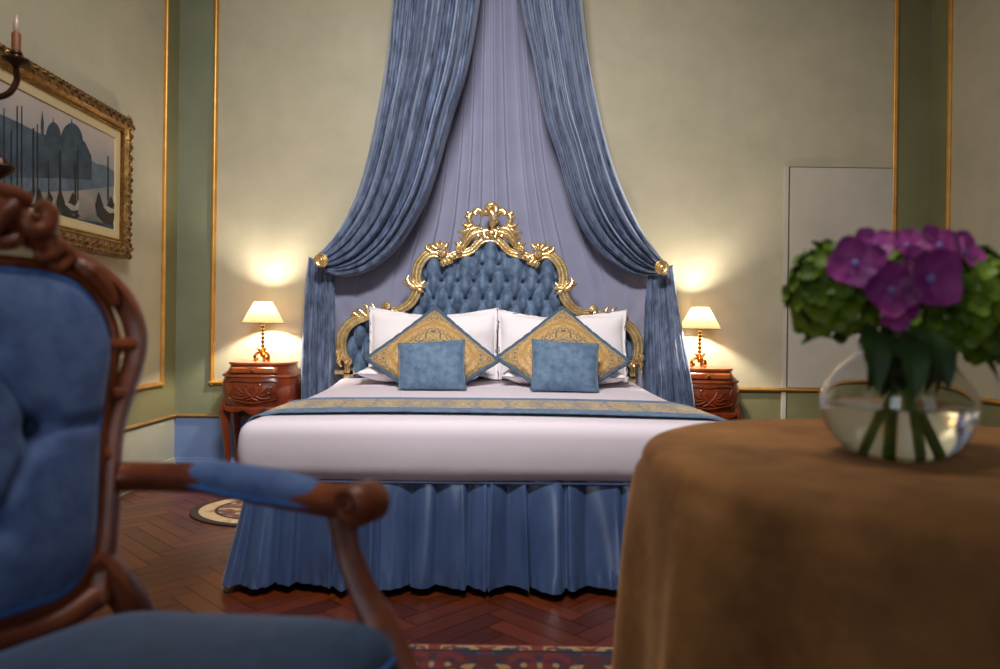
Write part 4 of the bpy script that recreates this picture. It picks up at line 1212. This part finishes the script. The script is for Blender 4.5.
# the print itself: a misty lagoon, painted in flat tones
XA = XL + .037
def art_bg():
    m = bpy.data.materials.new('misty_print'); m.use_nodes = True; nt = m.node_tree; b = nt.nodes['Principled BSDF']
    tc = nd(nt, 'ShaderNodeTexCoord'); sx = nd(nt, 'ShaderNodeSeparateXYZ'); nt.links.new(tc.outputs['Object'], sx.inputs[0])
    n = nd(nt, 'ShaderNodeTexNoise'); n.inputs['Scale'].default_value = 5; n.inputs['Detail'].default_value = 5; nt.links.new(tc.outputs['Object'], n.inputs['Vector'])
    f = math_n(nt, 'ADD', math_n(nt, 'MULTIPLY', sx.outputs[2], 1.35), math_n(nt, 'MULTIPLY', n.outputs['Fac'], .3)); f = math_n(nt, 'ADD', f, .36)
    r = nd(nt, 'ShaderNodeValToRGB'); e = r.color_ramp.elements
    e[0].position = .02; e[0].color = rgba(hexc('#202830')); e[1].position = 1; e[1].color = rgba(hexc('#baa598'))
    for p, c in ((.16, '#5d5a55'), (.30, '#8d8074'), (.46, '#6c7678'), (.66, '#8f8a88')):
        q = e.new(p); q.color = rgba(hexc(c))
    nt.links.new(f, r.inputs['Fac']); nt.links.new(r.outputs['Color'], b.inputs['Base Color']); b.inputs['Roughness'].default_value = .6
    return m
m_ab = art_bg()
m_a1 = M('ink_far', hexc('#3f4d59'), .7, noise=(14, 5), col2=hexc('#5a6872')); m_a2 = M('ink_mid', hexc('#1a2631'), .7, noise=(12, 5), col2=hexc('#3a4955'))
m_a3 = M('ink_near', hexc('#07090c'), .6); m_a4 = M('ink_pale', hexc('#a39a8e'), .7, noise=(20, 4), col2=hexc('#857d74')); m_a5 = M('ink_hill', hexc('#25323f'), .7, noise=(7, 5), col2=hexc('#475664'))
mb = MB()
mb.add([(XA, y_l + .14, fr_b + .14), (XA, y_r - .14, fr_b + .14), (XA, y_r - .14, fr_t - .14), (XA, y_l + .14, fr_t - .14)], [(0, 1, 2, 3)], 0)
yr_in, zb_in, zt_in = y_r - .152, fr_b + .152, fr_t - .152
lay = [0]
def ink(pts, mi):
    lay[0] += 1; x = XA + .00012 * lay[0] + .0004
    q = []
    for u, v in pts:
        p = PX(u, v, XP); q.append((x, min(yr_in + .002, max(y_l + .15, p.y)), min(zt_in, max(zb_in, p.z))))
    mb.add(q, [tuple(range(len(q)))], mi)
def blob(u, v, ru, rv, n=18, a0=0, a1=2 * PI): return [(u + ru * math.cos(a0 + (a1 - a0) * k / n), v - rv * math.sin(a0 + (a1 - a0) * k / n)) for k in range(n + 1)]
ink([(-40, 88), (0, 112), (20, 121), (45, 134), (70, 152), (95, 168), (119, 172), (119, 182), (-40, 190)], 5)         # hill fading right
ink([(80, 155), (88, 153), (94, 160), (100, 164), (108, 165), (119, 172), (119, 184), (80, 184)], 1)                      # right skyline
ink([(40, 137), (47, 134), (53, 136), (66, 138), (88, 141), (95, 156), (95, 182), (40, 182)], 2)                          # church body
ink(blob(57, 138, 7.5, 16, a0=0, a1=PI), 2); ink([(56, 124), (57, 116), (58, 124)], 2)
ink(blob(75, 144, 11.5, 21, a0=0, a1=PI), 2); ink([(74, 125), (75, 118), (76.5, 125)], 2)
ink([(44.5, 150), (44.5, 122), (46, 110), (47.5, 122), (47.5, 150)], 2)
ink([(87, 160), (90, 150), (93, 160)], 2)
ink([(-40, 176), (20, 178), (60, 178), (95, 180), (119, 178), (119, 187), (80, 190), (40, 192), (-40, 200)], 1)
ink([(-40, 205), (10, 207), (40, 214), (75, 222), (119, 225), (119, 245), (-40, 245)], 2)                                 # dark water at the bottom
for u0, v0, v1, w_ in ((8, 108, 190, .7), (21, 106, 186, .9), (25.5, 106, 192, .8), (37, 128, 206, 1.2), (41, 124, 205, .7), (63.5, 150, 208, 1.3), (78.5, 163, 205, 1.0), (81, 150, 205, .7), (111, 156, 200, .7), (15, 130, 195, .8), (52, 160, 205, .6)):
    ink([(u0 - w_, v1), (u0 - w_ * .7, v0), (u0 + w_ * .7, v0), (u0 + w_, v1)], 3)
for u, v, s in ((30, 201, .9), (49, 203, .95), (71, 206, 1.15), (109, 209, 1.1), (8, 198, .9)):                            # moored gondolas
    ink([(u - 10 * s, v - 4 * s), (u - 7 * s, v - 16 * s), (u - 6 * s, v - 14 * s), (u - 3 * s, v - 4 * s), (u + 3 * s, v + 4 * s), (u + 9 * s, v + 4 * s), (u + 10 * s, v + 9 * s), (u + 6 * s, v + 14 * s), (u - 2 * s, v + 12 * s), (u - 8 * s, v + 5 * s)], 3)
    ink([(u - 3 * s, v - 2 * s), (u + 3 * s, v - 8 * s), (u + 10 * s, v - 4 * s), (u + 9 * s, v + 3 * s), (u + 3 * s, v + 4 * s)], 4)
    ink([(u, v - 3 * s), (u + 4 * s, v - 12 * s), (u + 8 * s, v - 4 * s), (u + 6 * s, v)], 3)
for k in range(26):
    u, v = random.uniform(0, 116), random.uniform(206, 228); ink([(u, v), (u + random.uniform(2, 6), v + .6), (u + 3, v + 1.4)], 4 if k % 2 else 2)
kid('print', mb, [m_ab, m_a1, m_a2, m_a3, m_a4, m_a5], pic, smooth=False, label='misty view of moored gondolas before domed churches')

SY = 2.85
s0 = Vector((XL, SY, PX(2, 120, -1.85).z))
sco = thing('wall_sconce', 'turned wooden candle sconce on the left wall in front of the picture', 'wall lamp', s0)
zc = s0.z
mb = MB().loft([[(XL + d, SY + s * w_, zc + z_) for s, z_ in ((-1, -.16), (-.6, -.24), (0, -.28), (.6, -.24), (1, -.16), (.8, 0), (1, .14), (.5, .22), (0, .26), (-.5, .22), (-1, .14), (-.8, 0))] for d, w_ in ((.002, .07), (.02, .07), (.035, .05))])
kid('backplate', mb, m_bronze, sco)
c1 = P(16, 60, SY - .02)                                                        # the cup of the visible candle
mb = MB()
mb.tube(spline([(XL + .03, SY, c1.z - .10), tuple(P(-30, 88, SY)), tuple(P(-8, 97, SY)), tuple(P(9, 93, SY)), tuple(P(17, 80, SY)), (c1.x, c1.y, c1.z - .03)], 8), [.014, .013, .012, .012, .011], 10)
mb.tube(spiral((XL + .12, SY, zc + .03), .05, 1.2, -1.5, (1, 0, 0), (0, 0, 1), .2), [.010, .007], 8)
kid('arm', mb, m_bronze, sco)
kid('drip_pan', MB().lathe([(.004, -.034), (.012, -.028), (.022, -.016), (.046, -.006), (.05, .002), (.044, .004), (.02, 0), (.018, .018), (.024, .024), (.02, .034), (.004, .034)], 20, c1), m_bronze, sco)
kid('candle', MB().lathe([(.012, .03), (.0165, .034), (.0165, .10), (.014, .106), (.004, .107)], 16, c1), m_candle, sco)
kid('bulb', MB().lathe([(.004, .105), (.009, .112), (.012, .13), (.010, .15), (.005, .168), (.001, .178)], 14, c1), m_bulb, sco)
c2 = P(0, 168, SY - .1)
kid('lower_arm', MB().tube(spline([(XL + .03, SY, zc - .12), (XL + .1, SY - .03, zc - .26), (c2.x - .08, c2.y, c2.z - .06), (c2.x, c2.y, c2.z - .035)], 8), [.013, .012, .011, .010], 10), m_bronze, sco)
kid('lower_cup', MB().lathe([(.004, -.04), (.02, -.03), (.045, -.012), (.055, .004), (.05, .012), (.03, .01), (.024, .034), (.004, .036)], 20, c2), m_bronze, sco)

# ================================================================== ARMCHAIR
CH = Vector((-.56, 1.04, .0125)); TH_ = math.radians(63)
chair = thing('armchair', 'carved wooden armchair with buttoned blue velvet back in the left foreground', 'armchair', CH, TH_)
Mc = Matrix.Translation(CH) @ Matrix.Rotation(TH_, 4, 'Z'); Mi = Mc.inverted()
def ray_local(u, v):
    a = Mi @ Vector((0, 0, H)); b = Mi @ P(u, v, 1.0); return a, (b - a)
RAKE = .17
def yback(x, z): return .255 + (z - .45) * RAKE - .10 * x * x * 3
def BK(u, v, dy=0):
    """point of the chair's raked back plane (chair coordinates) seen at pixel (u, v)"""
    a, d = ray_local(u, v)
    # plane y = .255 + (z - .45) * RAKE, then settle on the curved back
    t = (.255 + (a.z - .45) * RAKE - a.y) / (d.y - d.z * RAKE)
    for _ in range(6):
        q = a + d * t; t += (yback(q.x, q.z) - q.y) / (d.y - d.z * RAKE)
    q = a + d * t; return Vector((q.x, q.y + dy, q.z))
def PLX(u, v, x):
    a, d = ray_local(u, v); t = (x - a.x) / d.x; return a + d * t
outer = [BK(u, v) for u, v in ((62, 254), (94.8, 272), (117, 292), (131, 315), (136.5, 339), (133.5, 363), (125.5, 388), (117.5, 412), (113, 432), (110, 456), (107, 500), (102, 555), (97, 600))]
inner = [BK(u, v) for u, v in ((20, 265), (48, 268.5), (76.6, 280), (96, 299), (106, 319), (111, 340), (109.5, 363), (105.5, 391), (101.5, 420), (99, 450), (97.5, 490), (95, 535), (86, 568), (66, 594), (38, 607))]
zmax = max(p.z for p in inner); zmin = min(p.z for p in inner)
def onback(x, z, dy=0): return Vector((x, yback(x, z) + dy, z))
def mirx(pts): return [Vector((-p.x, p.y, p.z)) for p in pts]
inner_r = [onback(0, inner[0].z)] + [onback(max(.02, p.x), p.z) for p in inner if p.x > .03] + [onback(0, inner[-1].z)]
ring_in = spline(inner_r, 6); loop_in = ring_in + mirx(ring_in)[::-1][1:]
mb = MB(); mb.tube(loop_in, .017, 10, groove=.12, ref=(0, -1, 0), cap=False)
kid_c = lambda name, mb, mat, par=None, **kw: part(name, mb, mat, par or chair, **kw)
kid_c('inner_frame', mb, m_chairwood)
# padded back: buttoned, domed
cxz = Vector((0, (zmax + zmin) / 2))
bb_ = BK(21, 426); bt = [(bb_.x, 0), (-bb_.x, 0), (0, .15), (0, -.15)]
zc_ = bb_.z
cre = [((bb_.x, 0), (.3, .0)), ((-bb_.x, 0), (-.3, .0)), ((bb_.x, 0), (0, .15)), ((bb_.x, 0), (0, -.15)), ((-bb_.x, 0), (0, .15)), ((-bb_.x, 0), (0, -.15)), ((0, .15), (0, .35)), ((0, -.15), (0, -.4))]
def in_rad(a):
    """distance from the centre to the inner frame in direction a"""
    d = Vector((math.cos(a), math.sin(a))); best = .2
    for p, q in zip(loop_in, loop_in[1:] + loop_in[:1]):
        P0, P1 = Vector((p.x, p.z)) - cxz, Vector((q.x, q.z)) - cxz; e = P1 - P0
        den = d.x * e.y - d.y * e.x
        if abs(den) < 1e-9: continue
        t = (P0.x * e.y - P0.y * e.x) / den; s = (P0.x * d.y - P0.y * d.x) / den
        if t > 0 and -.001 <= s <= 1.001: best = t
    return best
NA = 120; irs = [in_rad(2 * PI * k / NA) for k in range(NA)]
def pad(a, b):
    k = int(round(a * NA)) % NA; r = irs[k] * b * .965; an = 2 * PI * k / NA
    x, z = cxz.x + r * math.cos(an), cxz.y + r * math.sin(an)
    h = .05 * (1 - b ** 4) ** .6
    for (bx, bz) in bt:
        dd = math.hypot(x - bx, z - (zc_ + bz)); h -= .034 * math.exp(-(dd / .028) ** 2)
    for (bx, bz), (ex_, ez_) in cre:                                    # creases run between the buttons and out to the rim
        vx_, vz_ = ex_ - bx, ez_ - bz; L2 = vx_ * vx_ + vz_ * vz_; tt = max(0, min(1, ((x - bx) * vx_ + (z - zc_ - bz) * vz_) / L2))
        dd = math.hypot(x - bx - vx_ * tt, z - zc_ - bz - vz_ * tt); h -= .011 * math.exp(-(dd / .010) ** 2)
    return onback(x, z, -.008 - max(h, .0))
bp_ = kid_c('backrest', MB().grid(pad, NA, 44, closeu=True), m_chairfab, angle=None)
def padb(a, b):
    k = int(round(a * NA)) % NA; r = irs[k] * b * .985; an = 2 * PI * k / NA
    x, z = cxz.x + r * math.cos(an), cxz.y + r * math.sin(an); return onback(x, z, .012 + .012 * (1 - b ** 4))
kid_c('back_panel', MB().grid(padb, NA, 6, closeu=True, flip=True), m_chairfab, angle=None)
kid_c('back_piping', MB().tube([onback(cxz.x + (p.x - cxz.x) * .925, cxz.y + (p.z - cxz.y) * .955, -.017) for p in loop_in], .0062, 8, cap=False), m_piping)
b0_ = None
for (bx, bz) in bt:
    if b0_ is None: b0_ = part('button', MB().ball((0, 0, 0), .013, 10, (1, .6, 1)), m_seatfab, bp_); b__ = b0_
    else: b__ = b0_.copy(); C.objects.link(b__); b__.parent = bp_
    z = zc_ + bz; b__.location = onback(bx, z, -.024)
# outer carved rail, on both sides
for sg in (1, -1):
    o_ = [Vector((sg * p.x, p.y, p.z)) for p in [onback(p.x, p.z, .0) for p in outer]]
    kid_c('side_rail', MB().tube(spline(o_, 6), [.020, .022, .021, .019, .019, .020, .022, .024], 12, groove=.12, ref=(0, -1, 0)), m_chairwood)
    # little blocks and leaves that tie the two rails together
    mb = MB()
    for (ua, va_), (ub, vb) in (((100, 345), (132, 345)), ((108, 395), (122, 395)), ((100, 455), (112, 455)), ((92, 292), (112, 288))):
        p, q = BK(ua, va_), BK(ub, vb); mb = MB(); mb.tube([onback(sg * p.x, p.z, -.006), onback(sg * q.x, q.z, -.006)], .015, 8); kid_c('rail_block', mb, m_chairwood)
    mb = MB()
    p = [BK(u, v) for u, v in ((70, 262), (84, 272), (100, 288), (110, 306))]
    mb.tube(spline([onback(sg * q.x, q.z, -.016) for q in p], 5), [.010, .022, .019, .008], 8); kid_c('carved_leaf', mb, m_chairwood); mb = MB()
    p = [BK(u, v) for u, v in ((66, 258), (54, 268), (46, 258), (52, 250), (60, 254))]
    mb.tube(spline([onback(sg * q.x, q.z, -.012) for q in p], 5), [.016, .014, .012, .009, .006], 8)
    kid_c('carved_leaf', mb, m_chairwood)
# crest
mb = MB()
def chair_stroke(mb, pts, r, sg, dy):
    q = [BK(u, v) for u, v in pts]; mb.tube(spline([onback(sg * max(.0, p.x), p.z, dy) for p in q], 6), r, 10, ref=(0, -1, 0))
for sg in (1, -1):
    for pts, r, dy in ((((66, 257), (50, 246), (36, 238), (22, 228), (2, 218), (-22, 208)), [.021, .023, .026, .030, .034, .036], -.006),
                       (((26, 204), (36, 214), (34, 228), (22, 232), (14, 222), (20, 213)), [.014, .018, .018, .015, .011, .007], -.036),
                       (((26, 204), (12, 197), (-6, 194), (-24, 190)), [.014, .018, .022, .026], -.012),
                       (((34, 232), (42, 240), (46, 252), (36, 258), (28, 252)), [.016, .016, .014, .011, .007], -.024),
                       (((14, 236), (4, 242), (-10, 244)), [.012, .014, .012], -.02),
                       (((4, 206), (-8, 216), (-20, 232)), [.014, .016, .012], -.034)):
        chair_stroke(mb, pts, r, sg, dy)
tp = BK(-22, 205); ap_ = onback(0, tp.z + .03, -.03)
mb.ball(ap_, .034, 12, (1.1, .8, 1.5)); mb.ball(ap_ + Vector((0, 0, -.06)), .028, 12, (1.3, .8, 1))
mb.tube([onback(-.03, zmax + .055, -.006), onback(0, zmax + .06, -.01), onback(.03, zmax + .055, -.006)], .03, 10)
mb.tube([onback(0, zmax + .0, -.006), onback(0, zmax + .09, -.01)], .022, 10)
kid_c('crest_ornament', mb, m_chairwood)
# bottom rail of the back
ol = outer[-1]
mb = MB(); mb.tube(spline([onback(-abs(ol.x), zmin - .01), onback(-.1, zmin - .035), onback(0, zmin - .03), onback(.1, zmin - .035), onback(abs(ol.x), zmin - .01)], 6), [.026, .022, .02, .022, .026], 12)
kid_c('back_rail', mb, m_chairwood)

# seat
SZ = .395
SWF, SWR = .315, .265
def seat_out(a):
    """plan of the seat, a in 0..1 round the rim"""
    pts = seat_loop; k = a * len(pts); i = int(k) % len(pts); j = (i + 1) % len(pts); return pts[i].lerp(pts[j], k - int(k))
sl = [(.0, .285), (.15, .28), (SWR - .03, .255), (SWR + .005, .19), (SWR + .02, .08), (SWF + .002, -.1), (SWF + .018, -.24), (SWF - .01, -.31), (.2, -.33), (.1, -.345), (0, -.35)]
sl = sl + [(-x, y) for x, y in sl[1:-1][::-1]]
seat_loop = resample(spline([(x, y, 0) for x, y in sl], 6) + [Vector((sl[0][0], sl[0][1], 0))], 97)[:-1]
def seat_dz(y): return .06 * max(0, (.245 - y) / .6)
def seat_fn(a, b):
    p = seat_out(a); c = Vector((0, -.02, 0))
    if b < .12: return Vector((p.x, p.y, SZ + seat_dz(p.y) + .02 * b / .12))
    q = (b - .12) / .88; r = math.cos(q * PI / 2) ** .55; h = .032 + .07 * math.sin(q * PI / 2) ** .8
    w = c + (p - c) * r; return Vector((w.x, w.y, SZ + seat_dz(w.y) + .02 + h - .032))
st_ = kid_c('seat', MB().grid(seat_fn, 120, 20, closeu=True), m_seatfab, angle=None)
part('seat_piping', MB().tube([Vector((p.x * 1.0, p.y * 1.0, SZ + seat_dz(p.y) + .012)) for p in seat_loop + seat_loop[:1]], .006, 8), m_piping, st_)
mb = MB()
rings = []
for zz, k in ((SZ + .002, 1.015), (SZ - .012, 1.03), (SZ - .045, 1.025), (SZ - .06, 1.0), (SZ - .06, .88), (SZ + .002, .88)):
    rings.append([((p.x) * k, (p.y + .02) * k - .02, zz + seat_dz(p.y) - (.022 * math.cos(p.x * 9) ** 2 if zz < SZ - .02 and p.y < -.26 else 0)) for p in seat_loop])
mb.loft(rings + [rings[0]], cap=False)
kid_c('seat_rail', mb, m_chairwood)
mb = MB()
for sg in (1, -1):
    for pts, r in (([(0, -.365, .43), (.03, -.367, .445), (.07, -.363, .44), (.10, -.357, .42)], [.010, .012, .009, .003]), ([(0, -.367, .42), (.03, -.369, .407), (.06, -.363, .40)], [.010, .010, .003])):
        mb.tube(spline([(sg * x, y, z) for x, y, z in pts], 5), r, 8)
mb.ball((0, -.367, .425), .018, 10, (1, .6, 1.2))
kid_c('carved_shell', mb, m_chairwood)
for sg in (1, -1):
    p = [(sg * (SWF - .02), -.30, .43), (sg * (SWF + .012), -.335, .36), (sg * (SWF + .005), -.335, .26), (sg * (SWF - .03), -.312, .15), (sg * (SWF - .04), -.305, .06), (sg * (SWF - .02), -.33, .02), (sg * (SWF - .012), -.342, .012)]
    kid_c('leg', MB().tube(spline(p, 6), [.034, .036, .03, .021, .017, .02, .012], 12, groove=.06), m_chairwood)
    e = onback(sg * abs(ol.x), .57)
    p = [e, Vector((sg * (SWR - .005), .25, .45)), Vector((sg * (SWR - .005), .255, .36)), Vector((sg * (SWR + .0), .30, .18)), Vector((sg * (SWR + .01), .36, .014))]
    kid_c('leg', MB().tube(spline(p, 6), [.028, .032, .03, .024, .02], 12, groove=.06), m_chairwood)
# arms: traced on the far one, mirrored for the near one
XA0, XA1 = abs(outer[8].x) - .0, SWF + .015
apx = [(114, 477), (135, 476.5), (170, 477), (205, 479), (250, 488), (300, 496), (335, 501), (362, 503)]
arm = []
for i, (u, v) in enumerate(apx):
    k = i / (len(apx) - 1); arm.append(PLX(u, v, XA0 + (XA1 - XA0) * math.sin(k * PI / 2)))
vol = PLX(362, 503, XA1 + .0)
sup = [PLX(u, v, XA1 - .004 * i) for i, (u, v) in enumerate(((342, 515), (349, 553), (365, 595), (383, 630), (400, 662)))]
for sg in (1, -1):
    f = lambda p: Vector((sg * p.x, p.y, p.z))
    A_ = [f(p) for p in spline(arm, 6)]
    ar = kid_c('arm', MB().tube(A_, [.028, .026, .026, .026, .027, .029, .031], 14, groove=.06, ref=(0, 0, 1)), m_chairwood)
    mb = MB(); c = f(vol)
    mb.lathe([(.006, -.037), (.031, -.036), (.036, -.03), (.036, .03), (.031, .036), (.006, .037)], 20, (0, 0, 0)); mb.xf(Matrix.Translation(c) @ Matrix.Rotation(PI / 2, 4, 'Y'))
    for s2 in (1, -1):
        mb.tube(spiral(c + Vector((s2 * .037, 0, 0)), .030, 1.6, .5, (0, 1, 0), (0, 0, 1), .15), [.006, .004], 8); mb.ball(c + Vector((s2 * .037, 0, 0)), .007, 8)
    part('scroll', mb, m_chairwood, ar)
    S_ = [f(p) for p in sup]; S_[-1].z = min(S_[-1].z, SZ + .01); S_[-1] = Vector((sg * (SWF + .005), S_[-1].y, SZ + .03))
    kid_c('arm_support', MB().tube(spline(S_, 6), [.027, .023, .026, .030, .034], 12, groove=.10, ref=(0, 1, 0)), m_chairwood)
    # padded manchette on the arm
    i0, i1 = int(len(A_) * .38), int(len(A_) * .82)
    base_ = A_[i0:i1]; nb_ = len(base_)
    def padf(a, b):
        k = a * (nb_ - 1); i = int(min(nb_ - 2, k)); p = base_[i].lerp(base_[i + 1], k - i)
        an = -2.0 + 4.0 * b; e_ = math.sin(PI * min(1, max(0, a))) ** .35; r = .034 * (.45 + .55 * e_)
        return p + Vector((math.sin(an) * r * .92, 0, math.cos(an) * r * 1.05 + .006 * e_))
    pd = part('arm_pad', MB().grid(padf, 30, 18), m_chairfab, ar, angle=None); 
    lp = [padf(a, 0) for a in np.linspace(0, 1, 30)] + [padf(1, b) for b in np.linspace(0, 1, 18)] + [padf(a, 1) for a in np.linspace(1, 0, 30)] + [padf(0, b) for b in np.linspace(1, 0, 18)]
    part('pad_piping', MB().tube(lp, .005, 8), m_piping, pd)

# ================================================================== CAMERA AND LIGHT
cam = bpy.data.cameras.new('camera'); co = bpy.data.objects.new('camera', cam); C.objects.link(co)
co.matrix_world = Matrix.Translation((0, 0, H)) @ Matrix.Rotation(PI / 2, 4, 'X') @ Matrix.Rotation(ROLL, 4, 'Z')
cam.sensor_width = 36; cam.lens = F * 36 / 1000
cam.shift_x = (500 - U0) / 1000; cam.shift_y = -(334.5 - V0) / 1000
cam.clip_start = .05
cam.dof.use_dof = True; cam.dof.focus_distance = 4.3; cam.dof.aperture_fstop = 1.7
sc.camera = co

def area(name, loc, target, sx, sy, power, col):
    l = bpy.data.lights.new(name, 'AREA'); l.shape = 'RECTANGLE'; l.size = sx; l.size_y = sy; l.energy = power; l.color = col
    o = bpy.data.objects.new(name, l); C.objects.link(o); o.location = loc
    d = Vector(target) - Vector(loc); o.rotation_euler = d.to_track_quat('-Z', 'Y').to_euler(); return o
def point(name, loc, r, power, col):
    l = bpy.data.lights.new(name, 'POINT'); l.shadow_soft_size = r; l.energy = power; l.color = col
    o = bpy.data.objects.new(name, l); C.objects.link(o); o.location = loc; return o
# ceiling light above the foot of the bed
area('ceiling_light', (-.2, 1.5, 3.8), (.0, 4.3, 1.0), 1.0, .5, 132, (1, .95, .9)).data.spread = math.radians(114)
# added cool fill lights in two unseen openings behind the camera
for k, (a, b) in enumerate(WX):
    area('front_fill_light', ((a + b) / 2, YF - .1, 1.9), ((a + b) / 2, 5, 1.3), b - a, 2.2, (26, 7)[k], (.86, .92, 1))
for c in LAMP_BULBS:
    point('lamp_bulb_light', c, .018, 55, (1, .88, .72))
w = bpy.data.worlds.new('world'); sc.world = w; w.use_nodes = True
w.node_tree.nodes['Background'].inputs[0].default_value = (.55, .62, .75, 1); w.node_tree.nodes['Background'].inputs[1].default_value = .3
sc.view_settings.view_transform = 'Standard'; sc.view_settings.look = 'None'; sc.view_settings.gamma = 1
sc.view_settings.use_curve_mapping = False; sc.view_settings.exposure = -0.36
